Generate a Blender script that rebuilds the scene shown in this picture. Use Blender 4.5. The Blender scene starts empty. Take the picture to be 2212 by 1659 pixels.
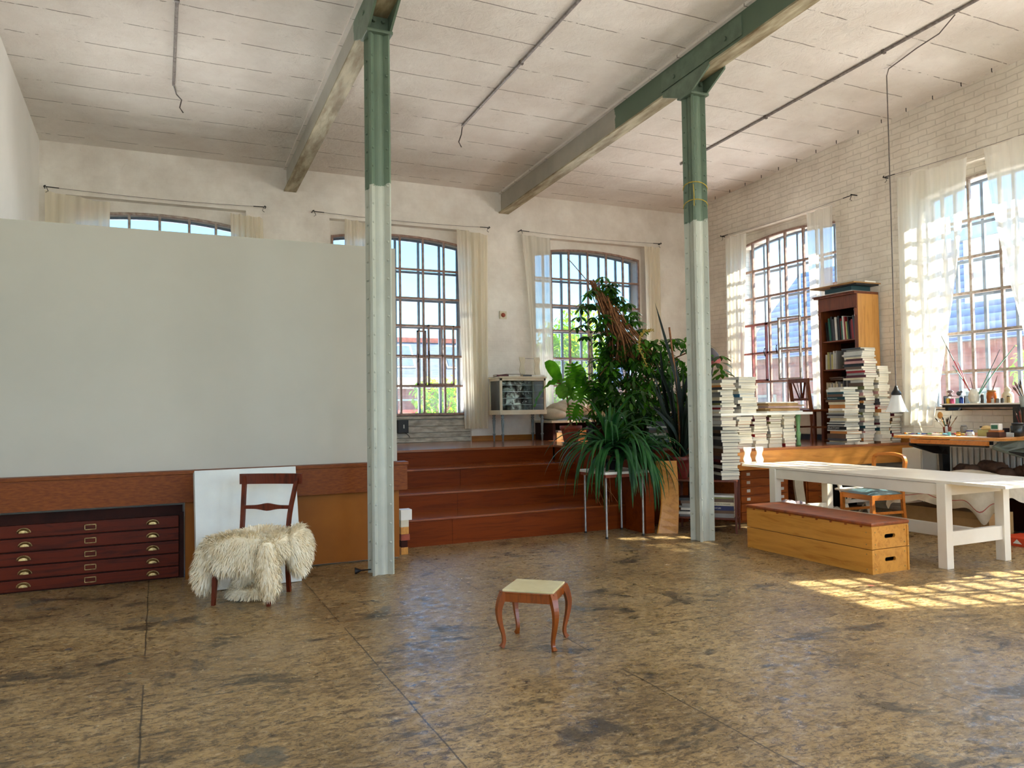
SKY, SUNP, REAR, SIDE, EXPO, UPFILL = .48, 19.5, 46.0, 260.0, 0.55, 560.0
import bpy, bmesh, math, random
from mathutils import Vector, Matrix, Euler
R = math.radians
random.seed(7)
scene = bpy.context.scene
COL = scene.collection

# ------------------------------------------------------------------ helpers
def s2l(c):
    return tuple(((v/255.0)/12.92 if v/255.0 <= .04045 else ((v/255.0+.055)/1.055)**2.4) for v in c[:3]) + (1.0,)

def thing(name, label, cat, loc=(0,0,0), rotz=0.0, group=None, kind=None):
    o = bpy.data.objects.new(name, None)
    COL.objects.link(o)
    o.empty_display_size = .1
    o.location = loc; o.rotation_euler = (0, 0, rotz)
    if label: o['label'] = label
    if cat: o['category'] = cat
    if group: o['group'] = group
    if kind: o['kind'] = kind
    return o

def wm(o):
    m = Matrix.Translation(Vector(o.location)) @ o.rotation_euler.to_matrix().to_4x4()
    return (wm(o.parent) @ m) if o.parent else m

def obj(name, bm, mats, parent=None, world=True, smooth=False, label=None, cat=None, group=None, kind=None, loc=None, recalc=True):
    """link the bmesh as ONE mesh object. world=True: the vertices are in world space."""
    if recalc: bmesh.ops.recalc_face_normals(bm, faces=bm.faces)
    me = bpy.data.meshes.new(name)
    if world:
        if parent is not None:
            bm.transform(wm(parent).inverted())
        elif loc is not None:
            bm.transform(Matrix.Translation(-Vector(loc)))
    bm.to_mesh(me); bm.free()
    if not isinstance(mats, (list, tuple)): mats = [mats]
    for m in mats: me.materials.append(m)
    if smooth:
        me.polygons.foreach_set('use_smooth', [True]*len(me.polygons))
    o = bpy.data.objects.new(name, me)
    COL.objects.link(o)
    if parent is not None: o.parent = parent
    elif loc is not None: o.location = loc
    if label: o['label'] = label
    if cat: o['category'] = cat
    if group: o['group'] = group
    if kind: o['kind'] = kind
    return o

def dup(root, loc=None, rotz=None, label=None, group=None):
    def cp(o, parent):
        c = o.copy(); COL.objects.link(c)
        if parent is not None: c.parent = parent
        for ch in list(o.children): cp(ch, c)
        return c
    r = cp(root, None)
    if loc is not None: r.location = loc
    if rotz is not None: r.rotation_euler = (0, 0, rotz)
    if label: r['label'] = label
    if group: r['group'] = group
    return r

def B(): return bmesh.new()

def box(bm, a, b, mi=0, bev=0.0, M=None):
    x0,y0,z0 = a; x1,y1,z1 = b
    vs = [bm.verts.new(p) for p in ((x0,y0,z0),(x1,y0,z0),(x1,y1,z0),(x0,y1,z0),(x0,y0,z1),(x1,y0,z1),(x1,y1,z1),(x0,y1,z1))]
    fs = [bm.faces.new([vs[i] for i in f]) for f in ((0,3,2,1),(4,5,6,7),(0,1,5,4),(1,2,6,5),(2,3,7,6),(3,0,4,7))]
    for f in fs: f.material_index = mi
    if M is not None: bmesh.ops.transform(bm, matrix=M, verts=vs)
    if bev > 0:
        es = list({e for f in fs for e in f.edges})
        r = bmesh.ops.bevel(bm, geom=es, offset=bev, segments=2, affect='EDGES', profile=.6)
        for f in r['faces']: f.material_index = mi

def ring(bm, c, n, r, seg, up=None, sy=1.0):
    n = Vector(n).normalized()
    a = Vector((0,0,1)) if abs(n.z) < .95 else Vector((1,0,0))
    if up is not None: a = Vector(up)
    u = n.cross(a).normalized(); v = n.cross(u).normalized()
    return [bm.verts.new(Vector(c) + u*(r*math.cos(2*math.pi*i/seg)) + v*(r*sy*math.sin(2*math.pi*i/seg))) for i in range(seg)]

def tube(bm, pts, r, seg=8, mi=0, cap=True, up=None, sy=1.0):
    pts = [Vector(p) for p in pts]
    rs = r if isinstance(r, (list, tuple)) else [r]*len(pts)
    rings = []
    for i, p in enumerate(pts):
        d = (pts[min(i+1, len(pts)-1)] - pts[max(i-1, 0)])
        if d.length < 1e-9: d = Vector((0,0,1))
        rings.append(ring(bm, p, d, rs[i], seg, up, sy))
    fs = []
    for a, b in zip(rings, rings[1:]):
        for i in range(seg):
            fs.append(bm.faces.new((a[i], a[(i+1)%seg], b[(i+1)%seg], b[i])))
    if cap:
        fs.append(bm.faces.new(rings[0][::-1])); fs.append(bm.faces.new(rings[-1]))
    for f in fs: f.material_index = mi

def lathe(bm, prof, c=(0,0,0), seg=20, mi=0, M=None, cap=True):
    """prof: (radius, z) from bottom to top"""
    rings = []; new = []
    for r, z in prof:
        rg = [bm.verts.new((c[0]+r*math.cos(2*math.pi*i/seg), c[1]+r*math.sin(2*math.pi*i/seg), c[2]+z)) for i in range(seg)]
        rings.append(rg); new += rg
    fs = []
    for a, b in zip(rings, rings[1:]):
        for i in range(seg): fs.append(bm.faces.new((a[i], a[(i+1)%seg], b[(i+1)%seg], b[i])))
    if cap:
        fs.append(bm.faces.new(rings[0][::-1])); fs.append(bm.faces.new(rings[-1]))
    for f in fs: f.material_index = mi
    if M is not None: bmesh.ops.transform(bm, matrix=M, verts=new)

def prism(bm, poly, d, mi=0, M=None):
    """poly: list of 3D points (planar), extruded by vector d"""
    d = Vector(d)
    a = [bm.verts.new(p) for p in poly]; b = [bm.verts.new(Vector(p)+d) for p in poly]
    n = len(poly)
    fs = [bm.faces.new(a[::-1]), bm.faces.new(b)]
    for i in range(n): fs.append(bm.faces.new((a[i], a[(i+1)%n], b[(i+1)%n], b[i])))
    for f in fs: f.material_index = mi
    if M is not None: bmesh.ops.transform(bm, matrix=M, verts=a+b)

def sweep_rect(bm, pts, w, h, mi=0, up=(0,0,1)):
    """rectangular section along a polyline; w, h may be lists (w across, h along 'up')"""
    pts = [Vector(p) for p in pts]; n = len(pts)
    ws = w if isinstance(w, (list, tuple)) else [w]*n
    hs = h if isinstance(h, (list, tuple)) else [h]*n
    up = Vector(up); rings = []
    for i, p in enumerate(pts):
        d = (pts[min(i+1, n-1)] - pts[max(i-1, 0)]).normalized()
        s = d.cross(up).normalized(); u = s.cross(d).normalized()
        rings.append([bm.verts.new(p + s*a*ws[i]/2 + u*b*hs[i]/2) for a, b in ((-1,-1),(1,-1),(1,1),(-1,1))])
    fs = []
    for a, b in zip(rings, rings[1:]):
        for i in range(4): fs.append(bm.faces.new((a[i], a[(i+1)%4], b[(i+1)%4], b[i])))
    fs.append(bm.faces.new(rings[0][::-1])); fs.append(bm.faces.new(rings[-1]))
    for f in fs: f.material_index = mi

def blob(bm, c, r, M=None, mi=0, seg=14, rings=9, jit=0.0):
    rg = []
    new = []
    top = bm.verts.new((c[0], c[1], c[2]+r[2])); bot = bm.verts.new((c[0], c[1], c[2]-r[2])); new += [top, bot]
    for j in range(1, rings):
        th = math.pi*j/rings
        row = []
        for i in range(seg):
            ph = 2*math.pi*i/seg
            k = 1+random.uniform(-jit, jit)
            row.append(bm.verts.new((c[0]+k*r[0]*math.sin(th)*math.cos(ph), c[1]+k*r[1]*math.sin(th)*math.sin(ph), c[2]+k*r[2]*math.cos(th))))
        rg.append(row); new += row
    fs = []
    for i in range(seg):
        fs.append(bm.faces.new((top, rg[0][i], rg[0][(i+1)%seg])))
        fs.append(bm.faces.new((bot, rg[-1][(i+1)%seg], rg[-1][i])))
    for a, b in zip(rg, rg[1:]):
        for i in range(seg): fs.append(bm.faces.new((a[i], b[i], b[(i+1)%seg], a[(i+1)%seg])))
    for f in fs: f.material_index = mi
    if M is not None: bmesh.ops.transform(bm, matrix=M, verts=new)

def leaf(bm, base, d, length, width, droop=.3, fold=.15, up=(0,0,1), seg=4, shape='oval', mi=0, twist=0.0):
    """one leaf blade: 2 strips either side of a midrib, arching with droop"""
    d = Vector(d).normalized(); up = Vector(up)
    s = d.cross(up)
    if s.length < .05: s = d.cross(Vector((1,0,.1)))
    s.normalize(); n = s.cross(d).normalized()
    if twist: 
        q = Matrix.Rotation(twist, 3, d); s = q @ s; n = q @ n
    rows = []
    for i in range(seg+1):
        t = i/seg
        if shape == 'oval': w = math.sin(math.pi*min(1, t*.92+.04))**.8
        elif shape == 'strap': w = min(1, t*6+.45)*(1-t**3)**.9 if t < 1 else 0
        elif shape == 'lance': w = math.sin(math.pi*(t**.7))
        else: w = math.sin(math.pi*t)
        w = max(w, .02)*width*.5
        c = Vector(base) + d*(length*t*(1-.12*droop*t)) + Vector((0,0,-1))*(droop*length*t*t)
        rows.append((bm.verts.new(c + s*w + n*fold*w), bm.verts.new(c), bm.verts.new(c - s*w + n*fold*w)))
    for a, b in zip(rows, rows[1:]):
        f = bm.faces.new((a[0], a[1], b[1], b[0])); f.material_index = mi; f.smooth = True
        f = bm.faces.new((a[1], a[2], b[2], b[1])); f.material_index = mi; f.smooth = True

# ------------------------------------------------------------------ materials
def nt(name):
    m = bpy.data.materials.new(name); m.use_nodes = True
    t = m.node_tree; b = t.nodes['Principled BSDF']
    return m, t, b

def N(t, typ, **kw):
    n = t.nodes.new(typ)
    for k, v in kw.items():
        if k.startswith('_'): n.inputs[k[1:]].default_value = v
        else: setattr(n, k, v)
    return n

def coords(t, scale=(1,1,1), rot=(0,0,0), kind='Object'):
    tc = N(t, 'ShaderNodeTexCoord'); mp = N(t, 'ShaderNodeMapping')
    mp.inputs['Scale'].default_value = scale; mp.inputs['Rotation'].default_value = rot
    t.links.new(tc.outputs[kind], mp.inputs['Vector'])
    return mp.outputs['Vector']

def ramp(t, fac, stops):
    r = N(t, 'ShaderNodeValToRGB'); e = r.color_ramp.elements
    e[0].position, e[0].color = stops[0]; e[1].position, e[1].color = stops[-1]
    for p, c in stops[1:-1]:
        k = e.new(p); k.color = c
    t.links.new(fac, r.inputs['Fac'])
    return r.outputs['Color']

def noise(t, vec, scale, detail=4, rough=.6, dist=0):
    n = N(t, 'ShaderNodeTexNoise'); n.inputs['Scale'].default_value = scale
    n.inputs['Detail'].default_value = detail; n.inputs['Roughness'].default_value = rough
    n.inputs['Distortion'].default_value = dist
    t.links.new(vec, n.inputs['Vector']); return n.outputs['Fac']

def mix(t, fac, a, b, typ='MIX'):
    m = N(t, 'ShaderNodeMix', data_type='RGBA', blend_type=typ)
    for sock, v in ((m.inputs[0], fac), (m.inputs[6], a), (m.inputs[7], b)):
        if isinstance(v, (int, float, tuple)): sock.default_value = v
        else: t.links.new(v, sock)
    return m.outputs[2]

def mth(t, op, a, b=None, c=None, clamp=False):
    m = N(t, 'ShaderNodeMath', operation=op, use_clamp=clamp)
    for i, v in enumerate((a, b, c)):
        if v is None: continue
        if isinstance(v, (int, float)): m.inputs[i].default_value = v
        else: t.links.new(v, m.inputs[i])
    return m.outputs[0]

def bump(t, b, h, strength=.3, dist=.01):
    n = N(t, 'ShaderNodeBump'); n.inputs['Strength'].default_value = strength; n.inputs['Distance'].default_value = dist
    t.links.new(h, n.inputs['Height']); t.links.new(n.outputs['Normal'], b.inputs['Normal'])

def simple(name, c, rough=.5, c2=None, sc=8.0, metal=0.0, stretch=(1,1,1), bmp=0.0, spec=.5, bsc=None):
    m, t, b = nt(name)
    b.inputs['Roughness'].default_value = rough; b.inputs['Metallic'].default_value = metal
    b.inputs['Specular IOR Level'].default_value = spec
    c = s2l(c)
    if c2 is None: c2 = tuple(v*.8 for v in c[:3]) + (1,)
    else: c2 = s2l(c2)
    v = coords(t, stretch)
    f = noise(t, v, sc)
    t.links.new(ramp(t, f, [(.35, c2), (.65, c)]), b.inputs['Base Color'])
    if bmp:
        bump(t, b, noise(t, coords(t, stretch), bsc or sc*4), bmp, .005)
    return m

def wood(name, c, c2, axis=0, sc=3.0, rough=.4, spec=.5):
    st = [9, 9, 9]; st[axis] = .8
    m, t, b = nt(name)
    v = coords(t, tuple(st))
    f = noise(t, v, sc, 6, .65, .8)
    f2 = noise(t, coords(t, (1.3,1.3,1.3)), 1.2, 2)
    k = ramp(t, f, [(.3, s2l(c2)), (.5, s2l(c)), (.72, tuple(min(1, q*1.15) for q in s2l(c)[:3])+(1,))])
    k = mix(t, mth(t, 'MULTIPLY', f2, .35), k, s2l(c2))
    t.links.new(k, b.inputs['Base Color'])
    b.inputs['Roughness'].default_value = rough; b.inputs['Specular IOR Level'].default_value = spec
    bump(t, b, f, .12, .002)
    return m

M = {}
# --- floor
def mk_floor():
    m, t, b = nt('worn painted chipboard floor')
    L = t.links
    v = coords(t)
    warm = ramp(t, noise(t, v, 1.1, 6, .65), [(.3, s2l((128,108,72))), (.5, s2l((174,150,104))), (.7, s2l((204,182,134)))])
    fine = noise(t, coords(t, (1,1.0,1)), 34, 8, .75)
    streak = noise(t, coords(t, (2.4,5,1), (0,0,R(8))), 4.0, 10, .78, 1.1)
    c = mix(t, mth(t,'MULTIPLY',ramp(t, streak, [(.50, (0,0,0,1)), (.60, (1,1,1,1))]),.85), warm, s2l((84,68,48)))
    c = mix(t, mth(t,'MULTIPLY', ramp(t, fine, [(.52, (0,0,0,1)), (.60, (1,1,1,1))]), .7), c, s2l((70,56,42)))
    fl = noise(t, coords(t, (1.6,3.2,1), (0,0,R(14))), 9, 9, .8, .9)
    c = mix(t, mth(t,'MULTIPLY', ramp(t, fl, [(.53, (0,0,0,1)), (.575, (1,1,1,1))]), .8), c, s2l((72,58,42)))
    c = mix(t, mth(t,'MULTIPLY', ramp(t, fl, [(.40, (1,1,1,1)), (.45, (0,0,0,1))]), .6), c, s2l((200,186,156)))
    c = mix(t, mth(t,'MULTIPLY', ramp(t, noise(t, coords(t), 55, 5, .8), [(.56, (0,0,0,1)), (.66, (1,1,1,1))]), .55), c, s2l((196,178,142)))
    # large worn grey zones
    grey = ramp(t, noise(t, coords(t), .55, 4, .6), [(.50, (0,0,0,1)), (.66, (1,1,1,1))])
    c = mix(t, mth(t, 'MULTIPLY', grey, .42), c, s2l((120,108,98)))
    # dark stains
    st = ramp(t, noise(t, coords(t, (1,1.5,1)), 1.7, 8, .70, .6), [(.555, (0,0,0,1)), (.62, (1,1,1,1))])
    c = mix(t, mth(t, 'MULTIPLY', st, .75), c, s2l((46,44,40)))
    st2 = ramp(t, noise(t, coords(t, (1.4,1.1,1), (0,0,1.1)), 1.4, 6, .6, .3), [(.64, (0,0,0,1)), (.67, (1,1,1,1))])
    c = mix(t, mth(t, 'MULTIPLY', st2, .6), c, s2l((84,92,92)))
    # paint spots
    vo = N(t, 'ShaderNodeTexVoronoi', feature='F1'); vo.inputs['Scale'].default_value = 2.6
    L.new(v, vo.inputs['Vector'])
    rad = mth(t, 'MULTIPLY', noise(t, v, 9, 4, .7), .13)
    spot = mth(t, 'LESS_THAN', vo.outputs['Distance'], rad)
    sep = N(t, 'ShaderNodeSeparateColor'); L.new(vo.outputs['Color'], sep.inputs[0])
    pick = mth(t, 'GREATER_THAN', sep.outputs[0], .45)
    pc = N(t, 'ShaderNodeValToRGB'); pc.color_ramp.interpolation = 'CONSTANT'
    e = pc.color_ramp.elements; e[0].color = s2l((60,118,116)); e[1].position = .9; e[1].color = s2l((188,108,98))
    for p, q in ((.15,(44,46,44)),(.4,(190,178,150)),(.55,(86,104,70)),(.7,(214,206,190)),(.8,(60,66,88))):
        k = e.new(p); k.color = s2l(q)
    L.new(sep.outputs[1], pc.inputs['Fac'])
    c = mix(t, mth(t, 'MULTIPLY', mth(t, 'MULTIPLY', spot, pick), .8), c, pc.outputs['Color'])
    # sheet joints
    sx = N(t, 'ShaderNodeSeparateXYZ'); L.new(v, sx.inputs[0])
    wob = mth(t, 'MULTIPLY', noise(t, v, 3, 2), .02)
    jx = mth(t, 'LESS_THAN', mth(t, 'ABSOLUTE', mth(t, 'SUBTRACT', mth(t, 'FRACT', mth(t, 'DIVIDE', mth(t, 'ADD', sx.outputs[0], mth(t, 'ADD', wob, 8.19)), 1.25)), .5)), .0035)
    jy = mth(t, 'LESS_THAN', mth(t, 'ABSOLUTE', mth(t, 'SUBTRACT', mth(t, 'FRACT', mth(t, 'DIVIDE', mth(t, 'ADD', sx.outputs[1], mth(t, 'ADD', wob, 9.3)), 2.5)), .5)), .0018)
    j = mth(t, 'MULTIPLY', mth(t, 'MAXIMUM', jx, jy), mth(t, 'GREATER_THAN', noise(t, coords(t), 1.7, 3), .42))
    c = mix(t, mth(t, 'MULTIPLY', j, .75), c, s2l((38,30,22)))
    c = mix(t, 1.0, c, (.86, .80, .74, 1), 'MULTIPLY')
    L.new(c, b.inputs['Base Color'])
    rr = ramp(t, noise(t, coords(t), 14, 6, .7), [(.35, (.20,)*3+(1,)), (.7, (.56,)*3+(1,))])
    L.new(rr, b.inputs['Roughness'])
    b.inputs['Specular IOR Level'].default_value = .4
    h = mth(t, 'ADD', mth(t, 'MULTIPLY', fine, .5), mth(t, 'MULTIPLY', j, -1.0))
    bump(t, b, h, .25, .004)
    return m
M['floor'] = mk_floor()

def mk_ceiling():
    m, t, b = nt('whitewashed board-marked concrete'); L = t.links
    v = coords(t)
    base = ramp(t, noise(t, v, 1.0, 6, .65), [(.3, s2l((226,217,208))), (.7, s2l((246,241,234)))])
    sx = N(t, 'ShaderNodeSeparateXYZ'); L.new(v, sx.inputs[0])
    w = mth(t, 'MULTIPLY', noise(t, coords(t), 2.3, 4), .05)
    fr = mth(t, 'ABSOLUTE', mth(t, 'SUBTRACT', mth(t, 'FRACT', mth(t, 'DIVIDE', mth(t, 'ADD', sx.outputs[1], w), .56)), .5))
    line = mth(t, 'MULTIPLY', mth(t, 'LESS_THAN', fr, .012), mth(t, 'GREATER_THAN', noise(t, coords(t, (1.2,3,1)), 2.2, 6, .7), .47))
    scr = ramp(t, noise(t, coords(t, (1,3,1), (0,0,.1)), 5, 9, .8, 1.2), [(.60, (0,0,0,1)), (.68, (1,1,1,1))])
    c = mix(t, mth(t, 'MULTIPLY', scr, .42), base, s2l((142,132,122)))
    c = mix(t, mth(t, 'MULTIPLY', line, .75), c, s2l((112,100,90)))
    L.new(c, b.inputs['Base Color']); b.inputs['Roughness'].default_value = .9; b.inputs['Specular IOR Level'].default_value = .15
    h = mth(t, 'SUBTRACT', noise(t, coords(t), 7, 9, .7, .6), mth(t, 'MULTIPLY', line, .8))
    bump(t, b, h, .8, .045)
    return m
M['ceiling'] = mk_ceiling()

def mk_wall(name, brick, c1=(218,210,200), c2=(242,237,229), axis='x'):
    m, t, b = nt(name); L = t.links
    v = coords(t)
    c = ramp(t, noise(t, v, 1.6, 7, .65), [(.3, s2l(c1)), (.65, s2l(c2))])
    dirt = ramp(t, noise(t, coords(t, (3,3,1.3)), 3, 8, .8, .7), [(.62, (0,0,0,1)), (.72, (1,1,1,1))])
    c = mix(t, mth(t, 'MULTIPLY', dirt, .22), c, s2l((150,140,128)))
    sx = N(t, 'ShaderNodeSeparateXYZ'); L.new(v, sx.inputs[0])
    cb = N(t, 'ShaderNodeCombineXYZ')
    L.new(sx.outputs[1 if axis == 'x' else 0], cb.inputs[0]); L.new(sx.outputs[2], cb.inputs[1])
    dist = N(t, 'ShaderNodeVectorMath', operation='ADD')
    nz = N(t, 'ShaderNodeTexNoise'); nz.inputs['Scale'].default_value = 3; L.new(v, nz.inputs['Vector'])
    sc = N(t, 'ShaderNodeVectorMath', operation='SCALE'); sc.inputs['Scale'].default_value = .06
    L.new(nz.outputs['Color'], sc.inputs[0]); L.new(cb.outputs[0], dist.inputs[0]); L.new(sc.outputs[0], dist.inputs[1])
    br = N(t, 'ShaderNodeTexBrick')
    br.inputs['Scale'].default_value = 1; br.inputs['Brick Width'].default_value = .27; br.inputs['Row Height'].default_value = .085
    br.inputs['Mortar Size'].default_value = .007; br.inputs['Mortar Smooth'].default_value = .6
    br.inputs['Color1'].default_value = (.8,.8,.8,1); br.inputs['Color2'].default_value = (1,1,1,1); br.inputs['Mortar'].default_value = (0,0,0,1)
    L.new(dist.outputs[0], br.inputs['Vector'])
    if brick: c = mix(t, mth(t, 'MULTIPLY', br.outputs['Fac'], .10), c, s2l((140,128,114)))
    L.new(c, b.inputs['Base Color']); b.inputs['Roughness'].default_value = .9; b.inputs['Specular IOR Level'].default_value = .15
    bw = N(t, 'ShaderNodeRGBToBW'); L.new(br.outputs['Color'], bw.inputs[0])
    h = mth(t, 'ADD', mth(t, 'MULTIPLY', bw.outputs[0], 1.0 if brick else .22), mth(t, 'MULTIPLY', noise(t, coords(t), 9, 8, .7), .5 if brick else .9))
    bump(t, b, h, .6 if brick else .3, .02)
    return m
M['wallback'] = mk_wall('rough plastered wall', False, axis='y')
M['wallbrick'] = mk_wall('white painted brick', True, c1=(208,199,186), c2=(238,231,219))
M['wallsmooth'] = simple('smooth white wall', (246,244,240), .8, (240,238,234), 1.5, spec=.2)
M['panel'] = simple('off-white panel paint', (186,183,172), .75, (180,177,166), .8, spec=.25)
M['reveal'] = simple('whitewashed window reveal', (222,222,218), .85, (190,190,186), 5, bmp=.3, spec=.2)

def mk_twotone(name, axis, thr, c_lo, c_hi, sgn=1):
    m, t, b = nt(name); L = t.links
    v = coords(t)
    sx = N(t, 'ShaderNodeSeparateXYZ'); L.new(v, sx.inputs[0])
    q = mth(t, 'ADD', sx.outputs[axis], mth(t, 'MULTIPLY', noise(t, coords(t), 4, 5, .7), .25))
    f = mth(t, 'GREATER_THAN' if axis == 2 else 'GREATER_THAN', q, thr+.12)
    a = ramp(t, noise(t, coords(t), 2.5, 5), [(.3, tuple(x*.85 for x in s2l(c_lo)[:3])+(1,)), (.7, s2l(c_lo))])
    h = ramp(t, noise(t, coords(t), 2.5, 5), [(.3, tuple(x*.8 for x in s2l(c_hi)[:3])+(1,)), (.7, s2l(c_hi))])
    c = mix(t, f, a, h)
    chip = ramp(t, noise(t, coords(t, (1,1,.5)), 16, 6, .7), [(.665, (0,0,0,1)), (.69, (1,1,1,1))])
    c = mix(t, mth(t, 'MULTIPLY', chip, .6), c, s2l((92,84,66)))
    L.new(c, b.inputs['Base Color']); b.inputs['Roughness'].default_value = .42
    bump(t, b, noise(t, coords(t), 22, 4), .12, .004)
    return m
GREEN = (104,124,106); PALE = (184,188,176)
M['column'] = mk_twotone('column paint pale below green above', 2, 3.6, PALE, GREEN)
M['beamA'] = mk_twotone('beam paint green then whitewash', 1, 7.75, GREEN, (178,176,166))
M['beamB'] = mk_twotone('beam paint green then whitewash far', 1, 8.55, (92,112,92), (176,172,160))
M['flange'] = simple('beam flange dirty cream', (186,178,150), .6, (120,104,74), 3.5, stretch=(3,.6,1), bmp=.3)
M['green'] = simple('old green paint', GREEN, .45, (84,100,84), 6)

M['stair'] = wood('red-brown stair board', (112,46,2), (84,30,0), 0, 2.2, .5, .12)
M['stairtop'] = wood('red-brown tread', (138,70,26), (110,50,14), 0, 2.0, .20, .5)
M['platfloor'] = wood('red-brown platform floor', (148,92,58), (120,68,40), 0, 1.6, .18)
M['fascia'] = wood('orange pine fascia', (204,138,62), (174,108,42), 0, 2.2, .4)
M['band'] = simple('brown hardboard band', (128,66,12), .5, (104,48,6), 30, stretch=(.6,1,3), spec=.25)
M['board'] = simple('tan board', (146,86,16), .55, (134,76,12), 2, spec=.25)
M['cab'] = wood('dark red-brown drawer front', (94,30,4), (54,14,0), 0, 2.6, .45, .18)
M['cabcase'] = simple('dark case', (56,20,8), .6, (38,12,4), 4, spec=.15)
M['brass'] = simple('brushed brass', (190,160,104), .35, (120,96,56), 30, metal=.8)
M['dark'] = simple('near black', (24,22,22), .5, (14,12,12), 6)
M['blackmetal'] = simple('black lacquered steel', (30,32,34), .35, (18,18,20), 8, metal=.3)
M['greymetal'] = simple('grey-green steel plate', (112,118,104), .45, (84,88,78), 6)
M['white'] = simple('white lacquer', (232,228,218), .3, (222,216,204), 2)
M['whitetable'] = simple('white table paint', (236,230,216), .28, (226,218,202), 1.5)
M['canvas'] = simple('primed canvas', (214,218,214), .75, (204,208,206), 4, bmp=.25, bsc=260)
M['chairwood'] = wood('dark mahogany', (98,36,12), (52,14,4), 2, 3, .35, .3)
M['stoolwood'] = wood('honey-brown beech', (140,70,16), (92,38,8), 2, 3, .28)
M['stooltop'] = simple('cream vinyl seat', (214,204,160), .38, (196,184,134), 5)
M['fleece'] = simple('ivory sheepskin hair', (252,244,222), .85, (232,216,180), 12, spec=.15)
M['pine'] = wood('clear pine', (206,150,80), (176,118,54), 2, 2.2, .35)
M['pinebox'] = wood('varnished pine board', (206,146,62), (172,108,34), 1, 2.0, .35)
M['leather'] = simple('brown leather', (150,74,20), .42, (112,48,8), 9, bmp=.15)
M['bcwood'] = wood('bookcase red-brown pine', (122,62,30), (84,38,18), 2, 3, .35)
M['orangewood'] = wood('orange varnished wood', (196,118,44), (158,84,24), 0, 2.6, .35)
M['chestwood'] = wood('varnished drawer wood', (172,92,36), (128,58,20), 0, 2.4, .35)
M['darktable'] = wood('dark red teak', (104,44,20), (66,24,12), 2, 3, .4)
M['blueseat'] = simple('slate-blue vinyl', (84,112,118), .32, (66,94,102), 6)
M['terracotta'] = simple('terracotta', (158,74,48), .7, (112,50,34), 9, bmp=.2)
M['redpot'] = simple('red plastic pot', (112,30,22), .45, (84,22,16), 6)
M['soil'] = simple('soil', (48,36,26), 1, (28,20,14), 30, bmp=.8)
M['cream'] = simple('cream painted wood', (214,204,178), .5, (196,184,156), 4)
M['greyblue'] = simple('blue-grey painted turned leg', (124,136,140), .4, (98,110,114), 8)
M['cloth'] = simple('unbleached linen', (214,204,184), .9, (190,178,154), 5, bmp=.3, bsc=60)
M['cardboard'] = simple('cardboard', (172,136,88), .8, (152,116,72), 4)
M['paper'] = simple('white paper', (236,232,224), .8, (222,216,204), 6)
M['greenleg'] = simple('green painted bench leg', (108,150,96), .45, (84,124,74), 8)
M['redpaint'] = simple('old red-lead frame paint', (150,72,66), .5, (118,58,54), 12)
M['cable'] = simple('dusty cable', (110,100,96), .6, (80,72,68), 20)
M['conduit'] = simple('grey conduit', (146,138,134), .5, (108,98,96), 20)
M['ceramic'] = simple('glazed white ceramic', (222,218,204), .2, (210,204,188), 6)
M['amber'] = simple('amber glass bottle', (196,104,14), .15, (140,64,8), 4)
M['alu'] = simple('aluminium', (180,180,178), .35, (150,150,148), 12, metal=.8)
M['bark'] = simple('dry brown stems', (146,94,52), .8, (92,54,28), 18, bmp=.3)
M['twine'] = simple('yellow cord', (196,164,40), .7)
M['baseb'] = wood('orange baseboard', (172,112,48), (140,84,30), 0, 2, .45)
M['radiator'] = simple('white radiator enamel', (206,204,196), .35, (190,186,178), 6)

def mk_leaf(name, c, c2, trans=.35, rough=.35, sp=.5):
    m = bpy.data.materials.new(name); m.use_nodes = True; t = m.node_tree; t.nodes.clear()
    out = N(t, 'ShaderNodeOutputMaterial'); b = N(t, 'ShaderNodeBsdfPrincipled'); tr = N(t, 'ShaderNodeBsdfTranslucent'); mx = N(t, 'ShaderNodeMixShader')
    c = ramp(t, noise(t, coords(t), 5, 3), [(.35, s2l(c2)), (.65, s2l(c))])
    t.links.new(c, b.inputs['Base Color']); b.inputs['Roughness'].default_value = rough; b.inputs['Specular IOR Level'].default_value = sp
    g = N(t, 'ShaderNodeMix', data_type='RGBA', blend_type='MULTIPLY'); g.inputs[0].default_value = 1
    t.links.new(c, g.inputs[6]); g.inputs[7].default_value = (1.6, 1.7, .6, 1)
    t.links.new(g.outputs[2], tr.inputs['Color']); mx.inputs[0].default_value = trans
    t.links.new(b.outputs[0], mx.inputs[1]); t.links.new(tr.outputs[0], mx.inputs[2]); t.links.new(mx.outputs[0], out.inputs['Surface'])
    return m
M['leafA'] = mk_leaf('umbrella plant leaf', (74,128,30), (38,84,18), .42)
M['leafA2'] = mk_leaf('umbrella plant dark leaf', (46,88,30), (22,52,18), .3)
M['leafB'] = mk_leaf('monstera leaf', (92,150,40), (44,100,20), .5)
M['leafC'] = mk_leaf('strap leaf', (46,98,44), (18,60,30), .22, .45, .3)
M['leafD'] = mk_leaf('dark sword leaf', (18,30,18), (8,16,10), .08, .5, .15)
M['leafT'] = mk_leaf('outdoor sunlit leaf', (176,196,40), (120,160,36), .5, .6)

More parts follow.
